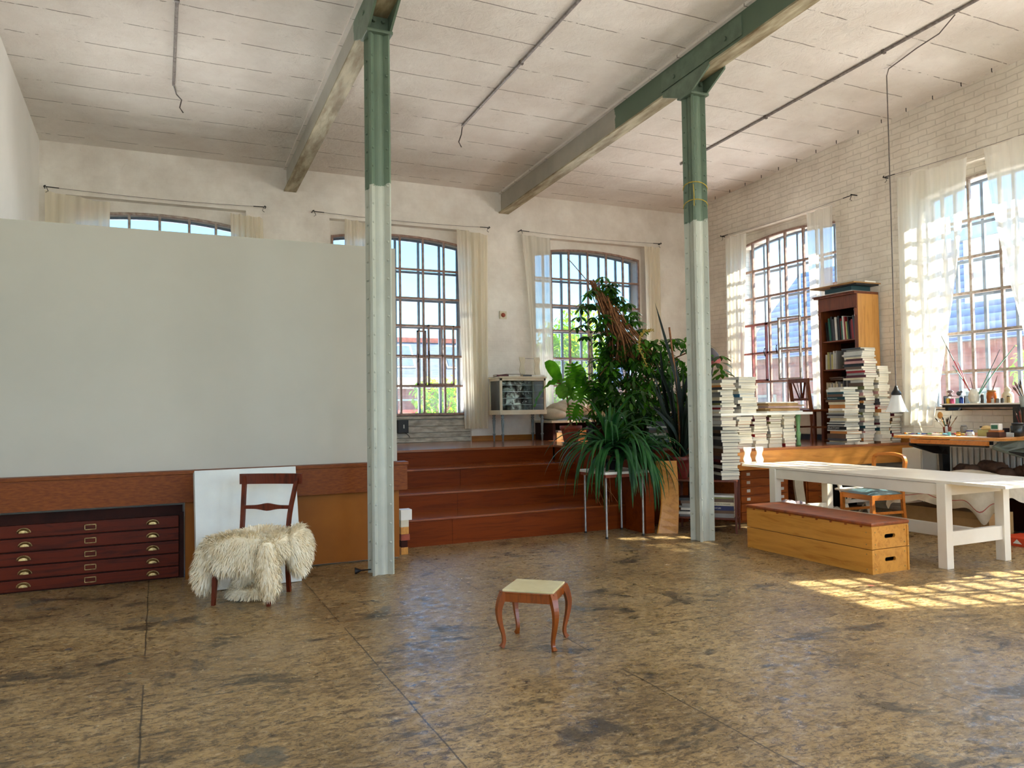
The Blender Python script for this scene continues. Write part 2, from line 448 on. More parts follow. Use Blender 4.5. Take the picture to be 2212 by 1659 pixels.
def mk_glass(name='old window glass', dirt=.04):
    m = bpy.data.materials.new(name); m.use_nodes = True; t = m.node_tree; t.nodes.clear()
    out = N(t, 'ShaderNodeOutputMaterial'); tr = N(t, 'ShaderNodeBsdfTransparent'); gl = N(t, 'ShaderNodeBsdfGlossy'); df = N(t, 'ShaderNodeBsdfTranslucent')
    tr.inputs['Color'].default_value = (.95,.975,.98,1); gl.inputs['Roughness'].default_value = .03; df.inputs['Color'].default_value = (.8,.84,.86,1)
    a = N(t, 'ShaderNodeMixShader'); b = N(t, 'ShaderNodeMixShader')
    fr = N(t, 'ShaderNodeFresnel'); fr.inputs['IOR'].default_value = 1.3
    t.links.new(fr.outputs[0], a.inputs[0]); t.links.new(tr.outputs[0], a.inputs[1]); t.links.new(gl.outputs[0], a.inputs[2])
    f = mth(t, 'MULTIPLY', ramp(t, noise(t, coords(t, (3,3,1)), 3, 6, .7), [(.4, (.3,.3,.3,1)), (.75, (1,1,1,1))]), dirt)
    t.links.new(f, b.inputs[0]); t.links.new(a.outputs[0], b.inputs[1]); t.links.new(df.outputs[0], b.inputs[2])
    t.links.new(b.outputs[0], out.inputs['Surface'])
    return m
M['glass'] = mk_glass()
M['glass2'] = mk_glass('cabinet glass', .12)

def mk_curtain(name, see=.12, c=(232,226,210), tl=.5):
    m = bpy.data.materials.new(name); m.use_nodes = True; t = m.node_tree; t.nodes.clear()
    out = N(t, 'ShaderNodeOutputMaterial'); d = N(t, 'ShaderNodeBsdfDiffuse'); tr = N(t, 'ShaderNodeBsdfTranslucent'); tp = N(t, 'ShaderNodeBsdfTransparent')
    col = ramp(t, noise(t, coords(t, (20,20,.6)), 1.5, 3), [(.3, tuple(x*.92 for x in s2l(c)[:3])+(1,)), (.7, s2l(c))])
    t.links.new(col, d.inputs['Color']); t.links.new(col, tr.inputs['Color'])
    a = N(t, 'ShaderNodeMixShader'); a.inputs[0].default_value = tl; b = N(t, 'ShaderNodeMixShader'); b.inputs[0].default_value = see
    t.links.new(d.outputs[0], a.inputs[1]); t.links.new(tr.outputs[0], a.inputs[2]); t.links.new(a.outputs[0], b.inputs[1]); t.links.new(tp.outputs[0], b.inputs[2])
    t.links.new(b.outputs[0], out.inputs['Surface'])
    return m
M['curtain'] = mk_curtain('cream cotton curtain', .03, (248,240,222))
M['muslin'] = mk_curtain('thin white muslin', .16, (236,232,220), .34)

# ------------------------------------------------------------------ constants of the room
YB, XR, XL = 12.29, 9.486, -1.498
XW, YR = -5.5, -3.5
ZP = .965                                   # studio platform height
def zc(y): return 5.328 + .048*(YB - y)     # sloping ceiling
ARC = 4.465; EDG = 4.36; HW = 1.145
HZ = [1.915, 2.422, 2.936, 3.402, 3.89]
VU = [-.78, -.405, 0, .405, .78]

def arch(u, c): 
    k = (u-c)/HW; return EDG + (ARC-EDG)*(1-k*k)
def mb(u, d, z): return (u, YB+d, z)        # back wall frame -> world
def mr(u, d, z): return (XR+d, u, z)        # right wall frame -> world
def mrear(u, d, z): return (u, YR-d, z)
def fbox(bm, mp, u0, u1, d0, d1, z0, z1, mi=0):
    a, b = mp(u0, d0, z0), mp(u1, d1, z1)
    box(bm, tuple(min(p, q) for p, q in zip(a, b)), tuple(max(p, q) for p, q in zip(a, b)), mi)

def wall_layer(bm, mp, U0, U1, d0, d1, ztop, openings, arched, z0=0.0):
    """openings: list of (centre, half width, sill, head)"""
    u = U0
    for c, hw, sill, head in sorted(openings):
        fbox(bm, mp, u, c-hw, d0, d1, z0, ztop)
        if sill > z0: fbox(bm, mp, c-hw, c+hw, d0, d1, z0, sill)
        if arched:
            n = 16
            pts = [(c-hw+2*hw*i/n) for i in range(n+1)]
            poly = [mp(q, d0, arch(q, c)) for q in pts] + [mp(c+hw, d0, ztop), mp(c-hw, d0, ztop)]
            dv = Vector(mp(0, d1, 0)) - Vector(mp(0, d0, 0))
            prism(bm, poly, dv)
        else:
            fbox(bm, mp, c-hw, c+hw, d0, d1, head, ztop)
        u = c+hw
    fbox(bm, mp, u, U1, d0, d1, z0, ztop)

def st(name, bm, m, **k): return obj(name, bm, m, kind='structure', **k)

# floor, ceiling
b = B(); box(b, (XW-.5, YR-.5, -.2), (XR+.5, YB+.5, 0)); st('floor', b, M['floor'])
b = B()
prism(b, [(XW-.6, YR-.6, zc(YR-.6)), (XW-.6, YB+.55, zc(YB+.55)), (XW-.6, YB+.55, zc(YB+.55)+.3), (XW-.6, YR-.6, zc(YR-.6)+.3)], (XR-XW+1.2, 0, 0))
st('ceiling', b, M['ceiling'])
# back wall (3 windows)
BC = [0.02, 3.69, 7.335]
b = B()
wall_layer(b, mb, XW-.5, XR+.6, 0, .15, zc(YB), [(c, 1.2, ZP, 4.60) for c in BC], False)
wall_layer(b, mb, XW-.5, XR+.6, .15, .5, zc(YB+.5), [(c, HW, 1.415, 0) for c in BC], True)
st('wall_back', b, M['wallback'])
# right wall (4 windows)
RC = [9.775, 6.13, 2.47, -1.19]
b = B()
def slope_top(bm, x0, x1, y0, y1, zb):
    prism(bm, [(x0, y0, zb), (x0, y1, zb), (x0, y1, zc(y1)+.02), (x0, y0, zc(y0)+.02)], (x1-x0, 0, 0))
wall_layer(b, mr, YR-.5, YB, 0, .15, 5.3, [(c, 1.2, 0 if c < 7.5 else ZP, 4.60) for c in RC], False)
slope_top(b, XR, XR+.15, YR-.5, YB, 5.3)
wall_layer(b, mr, YR-.5, YB+.15, .15, .5, 5.3, [(c, HW, 1.415, 0) for c in RC], True)
slope_top(b, XR+.15, XR+.5, YR-.5, YB+.15, 5.3)
# offset courses near the top of the brick wall
st('wall_right', b, M['wallbrick'])
b = B(); box(b, (XL-.15, 8.16, 0), (XL, YB, zc(YB)))
prism(b, [(XL-.15, 8.16, zc(YB)), (XL-.15, YB, zc(YB)), (XL-.15, 8.16, zc(8.16))], (.15, 0, 0)); st('wall_left', b, M['wallsmooth'])
b = B(); box(b, (XW-.3, YR, 0), (XW, YB, zc(YB))); prism(b, [(XW-.3, YR, zc(YB)), (XW-.3, YB, zc(YB)), (XW-.3, YR, zc(YR))], (.3, 0, 0)); st('wall_west', b, M['wallsmooth'])
b = B(); wall_layer(b, mrear, XW-.3, XR, 0, .3, 6.08, [(-3.6, 1.2, 1.2, 4.7), (.02, 1.2, 1.2, 4.7), (3.69, 1.2, 1.2, 4.7), (7.3, 1.2, 1.2, 4.7)], False); st('wall_front', b, M['wallsmooth'])  # openings added in this unseen wall to let the fill lamps in

# ------------------------------------------------------------------ windows
M['barW'] = simple('whitewashed steel glazing bar', (176,166,156), .5, (140,118,106), 14)
M['barB'] = simple('brown steel glazing bar', (168,138,124), .5, (128,98,86), 14)
M['barO'] = simple('blue-grey outer glazing bar', (128,146,166), .5, (108,124,144), 10)

def window(n, mp, c, bar, skip=()):
    root = thing('window_%d' % n, None, None, mp(c, .2, 1.42), kind='structure')
    for nm, d, m, ys in (('window_frame', .15, bar, .0), ('outer_frame', .44, M['barO'], .0)):
        w = .017 if nm == 'window_frame' else .02
        b = B()
        for k in range(-1, 6):
            u = c + (-HW+.015 if k < 0 else (HW-.015 if k == 5 else VU[k]))
            if nm == 'outer_frame' and 0 <= k < 5: u = c + VU[k]*1.02
            fbox(b, mp, u-w, u+w, d-.02, d+.02, 1.42, arch(u, c)-.0)
        for z in [1.435]+HZ: fbox(b, mp, c-HW, c+HW, d-.022, d+.022, z-w, z+w)
        pts = [(c-HW+2*HW*i/14) for i in range(15)]
        for p, q in zip(pts, pts[1:]):
            prism(b, [mp(p, d-.022, arch(p, c)-.035), mp(q, d-.022, arch(q, c)-.035), mp(q, d-.022, arch(q, c)), mp(p, d-.022, arch(p, c))], Vector(mp(0, .044, 0))-Vector(mp(0, 0, 0)))
        fr = obj(nm, b, m, root)
        b = B()
        poly = [mp(c-HW, d, 1.42)] + [mp(q, d, arch(q, c)-.01) for q in pts] + [mp(c+HW, d, 1.42)]
        b.faces.new([b.verts.new(p) for p in poly])
        obj('pane', b, M['glass'], fr, recalc=False)
    b = B(); fbox(b, mp, c-HW, c+HW, .15, .5, 1.405, 1.425); obj('sill', b, M['reveal'], root)
    return root

def casement(root, mp, u0, u1, z0, z1, d, m, rows=(), cols=(), swing=0.0, hinge=1):
    """an opening light: thicker frame, optionally swung into the room about its hinge side"""
    b = B(); w = .013
    fbox(b, mp, u0, u1, d-.025, d+.02, z0, z0+2*w); fbox(b, mp, u0, u1, d-.025, d+.02, z1-2*w, z1)
    fbox(b, mp, u0, u0+2*w, d-.025, d+.02, z0, z1); fbox(b, mp, u1-2*w, u1, d-.025, d+.02, z0, z1)
    for z in rows: fbox(b, mp, u0, u1, d-.02, d+.015, z-.015, z+.015)
    for u in cols: fbox(b, mp, u-.012, u+.012, d-.02, d+.015, z0, z1)
    if swing:
        h = Vector(mp(u1 if hinge > 0 else u0, d, 0))
        b.transform(Matrix.Translation(h) @ Matrix.Rotation(swing, 4, 'Z') @ Matrix.Translation(-h))
    o = obj('casement', b, m, root)
    b = B(); u = u0 if hinge > 0 else u1
    tube(b, [mp(u, d-.06, (z0+z1)/2+.06), mp(u, d-.08, (z0+z1)/2), mp(u, d-.05, (z0+z1)/2-.08)], .010, 6)
    if swing: b.transform(Matrix.Translation(h) @ Matrix.Rotation(swing, 4, 'Z') @ Matrix.Translation(-h))
    obj('window_catch', b, M['blackmetal'], o)

w1 = window(1, mb, BC[0], M['barW'])
w2 = window(2, mb, BC[1], M['barB'])
casement(w2, mb, 4.15, 4.62, 1.93, 2.95, .09, M['barB'], (2.43,), (4.4,))
casement(w2, mb, 3.96, 4.12, 1.93, 2.85, .10, M['barB'], (2.40,))
w3 = window(3, mb, BC[2], M['barB'])
casement(w3, mb, 7.35, 8.10, 1.93, 2.93, .10, M['barW'], (2.42,), (7.75,))
w4 = window(4, mr, RC[0], M['barB'])
casement(w4, mr, 10.19, 10.86, 1.93, 2.93, .09, M['redpaint'], (2.42,), (10.54,))
casement(w4, mr, 9.38, 9.79, 1.93, 2.97, .05, M['barW'], (2.45,), (), R(14), -1)
w5 = window(5, mr, RC[1], M['barW'])
w6 = window(6, mr, RC[2], M['barW'])
w7 = window(7, mr, RC[3], M['barW'])

# ribbed whitewashed boards in the recess below the second window
b = B()
z = ZP
for i, h in enumerate((.075, .085, .105, .12)):
    fbox(b, mb, BC[1]-1.2, BC[1]+1.2, .04+.012*(i % 2), .15, z+.008, z+h); z += h
fbox(b, mb, BC[1]-1.2, BC[1]+1.2, .0, .15, 1.36, 1.405)
st('trim_1', b, simple('whitewashed boards', (206,200,186), .8, (150,142,128), 6, stretch=(1,3,3), bmp=.4))
b = B()
for c in (BC[0], BC[2]): fbox(b, mb, c-1.2, c+1.2, .06, .15, ZP, 1.41)
fbox(b, mr, RC[0]-1.2, RC[0]+1.2, .06, .15, ZP, 1.41)
st('trim_2', b, M['reveal'])
# baseboard between the recesses of the back wall
b = B()
fbox(b, mb, BC[1]+1.2, BC[2]-1.2, -.02, .0, ZP, ZP+.085); fbox(b, mb, BC[2]+1.2, XR-.02, -.02, .0, ZP, ZP+.085)
st('baseboard_back', b, M['baseb'])
b = B(); fbox(b, mr, 7.4, 8.5, -.02, 0, ZP, ZP+.085); fbox(b, mr, 11.0, YB-.02, -.02, 0, ZP, ZP+.085)
st('baseboard_right', b, M['baseb'])

# ------------------------------------------------------------------ curtains
def curtain(mp, top, bot, ztop, zbot, folds, amp, mat, label, group, d=-.09, nu=90, nv=26, flare=1.0, tie=None, seed=1):
    """top/bot: (u0,u1). hanging cloth with folds, scalloped top"""
    rnd = random.Random(seed); b = B(); rows = []
    ph = [rnd.uniform(0, 6.28) for _ in range(4)]
    th = .0015
    for j in range(nv+1):
        t = j/nv; row = []
        tt = t**flare
        for i in range(nu+1):
            s = i/nu
            a = top[0]*(1-tt)+bot[0]*tt; e = top[1]*(1-tt)+bot[1]*tt
            u = a+(e-a)*s
            z = ztop[0]*(1-s)+ztop[1]*s
            zz = zbot[0]*(1-s)+zbot[1]*s
            sc = .022*abs(math.sin(math.pi*s*max(2, folds*.7)))*(1-t)
            f = math.sin(2*math.pi*folds*s+ph[0]+.9*math.sin(2.1*t+ph[1])) + .45*math.sin(2*math.pi*folds*2.3*s+ph[2]+1.2*t)
            k = amp*(.45+.55*t)*f
            row.append(b.verts.new(mp(u, d+k, z-sc+(zz-z)*t)))
        rows.append(row)
    for r0, r1 in zip(rows, rows[1:]):
        for i in range(nu): b.faces.new((r0[i], r0[i+1], r1[i+1], r1[i]))
    loc = mp((bot[0]+bot[1])/2, d, zbot[0])
    return obj('curtain', b, mat, None, label=label, cat='curtain', group=group, smooth=True, loc=loc)

G = 'curtains at the studio windows'
Cm, Mu = M['curtain'], M['muslin']
curtain(mb, (-1.42,-.62), (-1.40,-.66), (4.62,4.52), (1.3,1.3), 3, .030, Cm, 'cream curtain at the far left end of the back wall, beside the left partition corner', G, seed=2)
curtain(mb, (.99,1.46), (1.05,1.50), (4.53,4.50), (1.3,1.3), 5, .035, Cm, 'cream curtain right of the window whose top shows above the white panel', G, seed=3)
curtain(mb, (2.72,3.12), (2.66,3.2), (4.60,4.56), (1.3,1.3), 3, .035, Cm, 'short-looking cream curtain above the panel, just left of the near green column', G, seed=4)
curtain(mb, (4.62,5.20), (4.72,5.16), (4.60,4.55), (1.18,1.18), 4, .035, Cm, 'long cream curtain left of the glass display cabinet', G, seed=5)
curtain(mb, (5.84,6.42), (6.08,6.44), (4.62,4.58), (1.45,1.45), 3, .03, Mu, 'tapering white curtain left of the window behind the plants', G, seed=6, flare=.8)
curtain(mb, (8.46,8.82), (8.50,8.80), (4.60,4.60), (1.4,1.4), 3, .03, Cm, 'narrow cream curtain in the corner, right of the window behind the plants', G, seed=7)
curtain(mr, (11.02,10.46), (11.0,10.66), (4.56,4.56), (1.35,1.35), 4, .03, Mu, 'white curtain left of the window behind the stacked books', G, seed=8)
curtain(mr, (9.06,8.54), (9.02,8.66), (4.57,4.57), (1.2,1.2), 3, .025, Mu, 'white curtain hanging between the window and the wooden bookcase', G, seed=9)
curtain(mr, (7.40,6.37), (7.42,6.98), (4.66,4.66), (1.2,1.2), 4, .03, Mu, 'wide sunlit white curtain behind the hanging lamp, printed with window-bar shadows', G, seed=10, flare=1.3)
curtain(mr, (6.16,5.0), (5.56,4.9), (4.70,4.70), (1.5,1.5), 4, .03, Mu, 'white curtain cut by the right edge of the picture', G, seed=11, flare=1.4)
curtain(mr, (2.62,1.28), (2.5,1.30), (4.70,4.70), (1.2,1.2), 5, .03, Cm, 'cream curtain over the near half of the window beyond the right edge', G, seed=12)

def rod(mp, u0, u1, z, label, u2=None, seed=0):
    t = thing('curtain_rod', label, 'curtain rod', mp(u0, 0, z), group='wire curtain rods')
    b = B(); rnd = random.Random(seed)
    pts = [mp(u0+(u1-u0)*i/8, -.085, z-.03*math.sin(math.pi*i/8)) for i in range(9)]
    tube(b, pts, .004, 5); obj('wire', b, M['conduit'], t)
    for u in (u0, u1):
        b = B(); s = 1 if u == u0 else -1; s *= 1 if u1 > u0 else -1
        tube(b, [mp(u, .0, z), mp(u, -.10, z), mp(u+.02*s, -.11, z+.01)], .009, 6)
        tube(b, [mp(u+.02*s, -.085, z), mp(u+.18*s, -.085, z-.005)], .007, 6)
        tube(b, [mp(u+.03*s, -.085, z-.01), mp(u+.05*s, -.09, z-.06), mp(u+.02*s, -.09, z-.08)], .005, 5)
        obj('bracket', b, M['blackmetal'], t)
    return t
rod(mb, -1.43, 1.50, 4.66, 'wire curtain rod over the leftmost window above the white panel', seed=1)
rod(mb, 2.21, 5.24, 4.665, 'wire curtain rod running behind the near green column', seed=2)
rod(mb, 5.83, 8.85, 4.665, 'wire curtain rod over the window behind the plants', seed=3)
rod(mr, 11.11, 8.16, 4.62, 'wire curtain rod on the brick wall left of the bookcase', seed=4)
rod(mr, 7.62, 4.6, 4.73, 'wire curtain rod on the brick wall above the wide sunlit curtain', seed=5)

# ------------------------------------------------------------------ steel frame: columns, beams
def beam(x, mat, label, y0=YR, y1=YB):
    t = thing('steel_beam', label, 'beam', (x, 8, zc(8)), group='painted steel ceiling beams')
    h = .37; w = .095
    def z(y, k): return zc(y)-k
    b = B()
    prism(b, [(x-w, y0, z(y0, h)), (x-w, y1, z(y1, h)), (x-w, y1, z(y1, h-.022)), (x-w, y0, z(y0, h-.022))], (2*w, 0, 0))
    obj('bottom_flange', b, M['flange'], t, world=True)
    b = B()
    prism(b, [(x-.05, y0, z(y0, h-.02)), (x-.05, y1, z(y1, h-.02)), (x-.05, y1, z(y1, .02)), (x-.05, y0, z(y0, .02))], (.1, 0, 0))
    o = obj('web', b, mat, None, world=True); o.parent = t; o.matrix_parent_inverse = wm(t).inverted()
    b = B()
    prism(b, [(x-w, y0, z(y0, .03)), (x-w, y1, z(y1, .03)), (x-w, y1, z(y1, .0)), (x-w, y0, z(y0, .0))], (2*w, 0, 0))
    obj('top_flange', b, M['ceiling'], t, world=True)
    return t
bmA = beam(1.878, M['beamA'], 'green steel ceiling beam carried by the near left column')
bmB = beam(5.552, M['beamB'], 'green steel ceiling beam carried by the column beside the plants')
b = B()
for x in (1.878, 5.552):                      # joint plate with two bolts on the flank of each beam
    for dy in (6.35, 7.2): 
        tube(b, [(x-.05, dy, zc(dy)-.2), (x-.075, dy, zc(dy)-.2)], .022, 6)
for x, par in ((1.878, bmA), (5.552, bmB)):
    b2 = B()
    for dy in (6.35, 7.25): tube(b2, [(x-.05, dy, zc(dy)-.2), (x-.078, dy, zc(dy)-.2)], .024, 6)
    prism(b2, [(x-.06, 6.1, zc(6.1)-.06), (x-.06, 7.5, zc(7.5)-.06), (x-.06, 7.5, zc(7.5)-.28), (x-.06, 6.1, zc(6.1)-.28)], (.012, 0, 0))
    obj('splice_plate', b2, M['green'], par)
b.free()

def column(x, y, label, ztop):
    t = thing('steel_column', label, 'column', (x, y, 0), group='riveted steel columns')
    r = .078; tip = .132
    b = B(); seg = 6; prof = []
    for q in range(4):
        a0 = math.pi/4 + q*math.pi/2       # flange direction
        d = Vector((math.cos(a0), math.sin(a0))); n = Vector((-d.y, d.x))
        prof += [d*r*.98 - n*.013, d*tip - n*.013, d*tip + n*.013, d*r*.98 + n*.013]
        for k in range(1, seg):
            a = a0 + .16 + (math.pi/2-.32)*k/seg
            prof.append(Vector((math.cos(a), math.sin(a)))*r*.97)
    prism(b, [(x+p.x, y+p.y, 0) for p in prof], (0, 0, ztop))
    s = obj('shaft', b, M['column'], t)
    b = B(); z = .12; k = 0
    while z < ztop-.05:
        for q in range(4):
            a0 = math.pi/4 + q*math.pi/2; d = Vector((math.cos(a0), math.sin(a0), 0)); n = Vector((-d.y, d.x, 0))
            for sg in (-1, 1):
                c = Vector((x, y, z)) + d*.110 + n*sg*.012
                M4 = Matrix.Translation(c) @ Vector((0,0,1)).rotation_difference(n*sg).to_matrix().to_4x4()
                lathe(b, [(.0125, 0), (.011, .006), (.005, .011)], seg=7, M=M4)
        z += .174
    obj('rivets', b, M['column'], t, smooth=True)['kind'] = 'stuff'
    b = B(); box(b, (x-.125, y-.125, ztop), (x+.125, y+.125, ztop+.03), bev=.006)
    obj('cap_plate', b, M['green'], t)
    # bearing shoe: two cheeks widening up to the beam, open front with bolts
    zb = zc(y)-.37
    for sx in (-1, 1):
        b = B()
        xx = x + sx*.105
        prism(b, [(xx-.011, y-.12, ztop+.03), (xx-.011, y+.12, ztop+.03), (xx-.011, y+.42, zc(y+.42)-.385), (xx-.011, y+.42, zc(y+.42)-.33), (xx-.011, y-.42, zc(y-.42)-.33), (xx-.011, y-.42, zc(y-.42)-.385)], (.022, 0, 0))
        obj('bearing_cheek', b, M['green'], t)
    b = B()
    box(b, (x-.1, y-.06, ztop+.03), (x+.1, y+.02, zb-.005))
    for sx in (-1, 1): tube(b, [(x+sx*.045, y-.06, (ztop+zb)/2+.04), (x+sx*.045, y-.095, (ztop+zb)/2+.04)], .02, 6)
    obj('bearing_block', b, M['green'], t)
    return t
c1 = column(1.877, 7.02, 'pale riveted steel column with green upper part, in front of the white panel', 5.03)
c2 = column(5.565, 7.0, 'riveted steel column beside the plants, tied with yellow cord', 5.03)
b = B()
for z0 in (3.78, 3.98):
    pts = [(5.565+.135*math.cos(a), 7.0+.135*math.sin(a), z0+.05*math.sin(a*1.0+z0)) for a in [i*math.pi/8 for i in range(17)]]
    tube(b, pts, .005, 5)
tube(b, [(5.46, 6.9, 4.0), (5.45, 6.88, 3.9), (5.455, 6.885, 3.75)], .004, 5)
obj('cord', b, M['twine'], None, label='yellow cord tied around the column beside the plants', cat='cord', loc=(5.5, 6.9, 3.8))

# ------------------------------------------------------------------ conduits, hooks, small wall fittings
def conduit(pts, label, tail=None):
    t = thing('ceiling_conduit', label, 'cable conduit', pts[0], group='cable conduits across the ceiling')
    b = B(); tube(b, pts, .017, 8); obj('pipe', b, M['conduit'], t)
    n = 7
    a, e = Vector(pts[0]), Vector(pts[1])
    for i in range(1, n):
        b = B(); c = a.lerp(e, i/n); box(b, tuple(c-Vector((.024,.016,.022))), tuple(c+Vector((.024,.016,.024)))); obj('clip', b, M['cable'], t)
    if tail:
        b = B(); tube(b, tail, .008, 6); obj('cable_end', b, M['cable'], t)
def cz(y): return zc(y)-.02
conduit([(.166, 9.88, cz(9.88)), (.155, YR+.1, cz(YR+.1))], 'leftmost grey conduit on the ceiling, above the white panel',
        [(.166,9.88,cz(9.88)), (.2,10.1,cz(10.1)-.01), (.26,10.15,5.36), (.24,10.2,5.28), (.28,10.2,5.22)])
conduit([(3.82, 9.8, cz(9.8)), (3.85, YR+.1, cz(YR+.1))], 'grey conduit on the ceiling between the two beams',
        [(3.82,9.8,cz(9.8)), (3.86,9.95,5.36), (3.84,10.0,5.27), (3.88,10.0,5.2)])
conduit([(7.667, 10.0, cz(10.0)), (7.69, YR+.1, cz(YR+.1))], 'grey conduit on the ceiling right of the far beam')
# row of little hooks along the top of the brick wall
for i in range(18):
    y = 12.0 - i*.40
    b = B(); tube(b, [(9.36, y, zc(y)+.01), (9.36, y, zc(y)-.045), (9.345, y-.015, zc(y)-.055)], .006, 5)
    obj('ceiling_hook', b, M['blackmetal'], None, loc=(9.36, y, zc(y)), label='tiny black hook in the ceiling edge along the brick wall', cat='hook', group='row of hooks above the brick wall')
# pendant lamp
px_, py_ = 8.123, 6.5
t = thing('pendant_lamp', 'hanging lamp with frosted glass bell shade in front of the stacked books', 'lamp', (px_, py_, 1.42))
b = B(); cord = [(7.69, 5.30, cz(5.3)-.02), (7.78, 5.55, zc(5.55)-.1), (7.95, 5.95, zc(6)-.03), (8.10, 6.45, zc(6.45)-.02), (8.123, 6.5, zc(6.5)-.08), (8.125, 6.5, 4.0), (8.12, 6.5, 1.68)]
tube(b, cord, .007, 6); obj('cord', b, M['cable'], t)
b = B(); lathe(b, [(.012,.32),(.02,.30),(.03,.27),(.055,.235),(.06,.215),(.05,.205)][::-1], (px_, py_, 1.40), 14); obj('lamp_holder', b, M['blackmetal'], t, smooth=True)
b = B(); lathe(b, [(.13,.0),(.125,.015),(.105,.05),(.085,.10),(.065,.16),(.05,.205)], (px_, py_, 1.40), 18, cap=False)
m_, t_, b_ = nt('frosted glass shade'); b_.inputs['Base Color'].default_value = (.82,.85,.85,1); b_.inputs['Roughness'].default_value = .25; b_.inputs['Alpha'].default_value = .55
obj('lamp_shade', b, m_, t, smooth=True)
# socket on the back wall
t = thing('wall_switch', 'small square wall switch between the long curtain and the window behind the plants', 'switch', (5.507, YB, 3.156))
b = B(); box(b, (5.44, YB-.02, 3.09), (5.575, YB, 3.225), bev=.004); obj('plate', b, M['cream'], t)
b = B(); lathe(b, [(.04, 0), (.038, .012), (.012, .02)], seg=14, M=Matrix.Translation((5.507, YB-.02, 3.156)) @ Matrix.Rotation(R(90), 4, 'X')); obj('switch_knob', b, M['terracotta'], t, smooth=True)
t = thing('meter_box', 'black box on the ribbed boards below the window, beside the near column', 'box', (3.66, 12.25, 1.14))
b = B(); box(b, (3.575, 12.24, 1.13), (3.755, 12.33, 1.345), bev=.008); obj('housing', b, M['dark'], t)
b = B(); box(b, (3.665, 12.232, 1.21), (3.682, 12.241, 1.27)); obj('label_plate', b, M['paper'], t)
b = B(); tube(b, [(3.70, 12.26, 1.135), (3.74, 12.22, 1.10), (3.77, 12.23, 1.06)], .006, 5); obj('cable', b, M['dark'], t)

# ------------------------------------------------------------------ white panel with hardboard band, alcove and plan chest
PY = 7.70
b = B(); box(b, (XW, PY, .70), (2.235, PY+.15, 3.185)); box(b, (.23, PY, 0), (2.235, PY+.15, .70)); box(b, (XW, PY+.35, 0), (.23, PY+.45, .72))
st('wall_panel', b, M['panel'])
b = B(); box(b, (XW, 7.56, .70), (2.30, PY+.12, .955)); box(b, (XW, 7.545, .955), (2.312, PY+.0, .985), bev=.003)
st('trim_3', b, M['band'])
b = B(); box(b, (.30, 7.645, .015), (2.235, PY, .70)); st('trim_4', b, M['board'])
b = B(); box(b, (.225, 7.60, 0), (.30, PY+.1, .70)); st('trim_5', b, M['board'])

t = thing('plan_chest', 'dark red-brown plan chest with five shallow drawers in the alcove under the white panel', 'plan chest', (-.55, 7.72, 0))
b = B(); box(b, (-1.75, 7.745, .0), (.205, 8.02, .60)); box(b, (-1.75, 7.735, .575), (.205, 7.75, .665)); box(b, (.18, 7.725, 0), (.215, 7.75, .60)); obj('body', b, M['cabcase'], t)
zs = [.008, .112, .228, .344, .461, .577]
for i in range(5):
    b = B(); box(b, (-1.74, 7.718, zs[i]+.006), (.172, 7.745, zs[i+1]-.006), bev=.003)
    dr = obj('drawer', b, M['cab'], t)
    zm = (zs[i]+zs[i+1])/2
    for hx in (-1.04+.01*(i % 2), -.045):
        b = B()
        seg = 10; rr = .045
        for k in range(seg):        # half-dome cup pull
            a0, a1 = math.pi*k/seg, math.pi*(k+1)/seg
            p = [(hx+rr*math.cos(a), 7.716, zm-.012+rr*.75*math.sin(a)) for a in (a0, a1)]
            q = [(hx+rr*.75*math.cos(a), 7.69, zm-.012+rr*.5*math.sin(a)) for a in (a0, a1)]
            f = [b.verts.new(v) for v in (p[0], p[1], q[1], q[0])]; b.faces.new(f)
            f = [b.verts.new(v) for v in (q[0], q[1], (hx, 7.686, zm-.012))]; b.faces.new(f)
        tube(b, [(hx+(rr+.006)*math.cos(a), 7.716, zm-.012+(rr+.006)*.75*math.sin(a)) for a in [math.pi*k/10 for k in range(11)]], .004, 5)
        obj('cup_handle', b, M['brass'], dr, smooth=False)
    b = B(); cx = -.54
    for u0, u1, z0, z1 in ((cx-.046, cx+.046, zm+.018, zm+.024), (cx-.046, cx+.046, zm-.024, zm-.018), (cx-.046, cx-.040, zm-.024, zm+.024), (cx+.040, cx+.046, zm-.024, zm+.024)):
        box(b, (u0, 7.711, z0), (u1, 7.718, z1))
    obj('label_holder', b, M['brass'], dr)
    
# stacked offcuts at the panel's end
zz = 0
for i, (w, d, h, m, lab) in enumerate(((.075,.1,.075,M['pinebox'],'lowest block, pale brown offcut'), (.07,.1,.07,M['cabcase'],'dark brown offcut second from the floor'), (.095,.1,.065,M['terracotta'],'reddish offcut in the middle'), (.085,.1,.075,M['pinebox'],'yellowish offcut above the reddish one'), (.085,.11,.07,M['cream'],'grained beam end under the white block'), (.12,.12,.11,M['white'],'white block'))):
    b = B(); box(b, (2.30, 7.80, zz), (2.30+w, 7.80+d, zz+h), bev=.004)
    obj('wood_block', b, m, None, label=lab+' of the little stack beside the near column', cat='block', group='offcuts stacked by the near column', loc=(2.33, 7.86, zz)); zz += h
b = B()
Mx = Matrix.Translation((1.70, 7.10, .028)) @ Matrix.Rotation(R(88), 4, 'Y') @ Matrix.Rotation(R(10), 4, 'X')
lathe(b, [(.034,-.05),(.033,-.044),(.012,.0),(.007,.01),(.005,.10)], seg=14, M=Mx)
obj('funnel', b, M['dark'], None, label='small black funnel lying on the floor at the foot of the near column', cat='funnel', smooth=True, loc=(1.7, 7.1, 0))

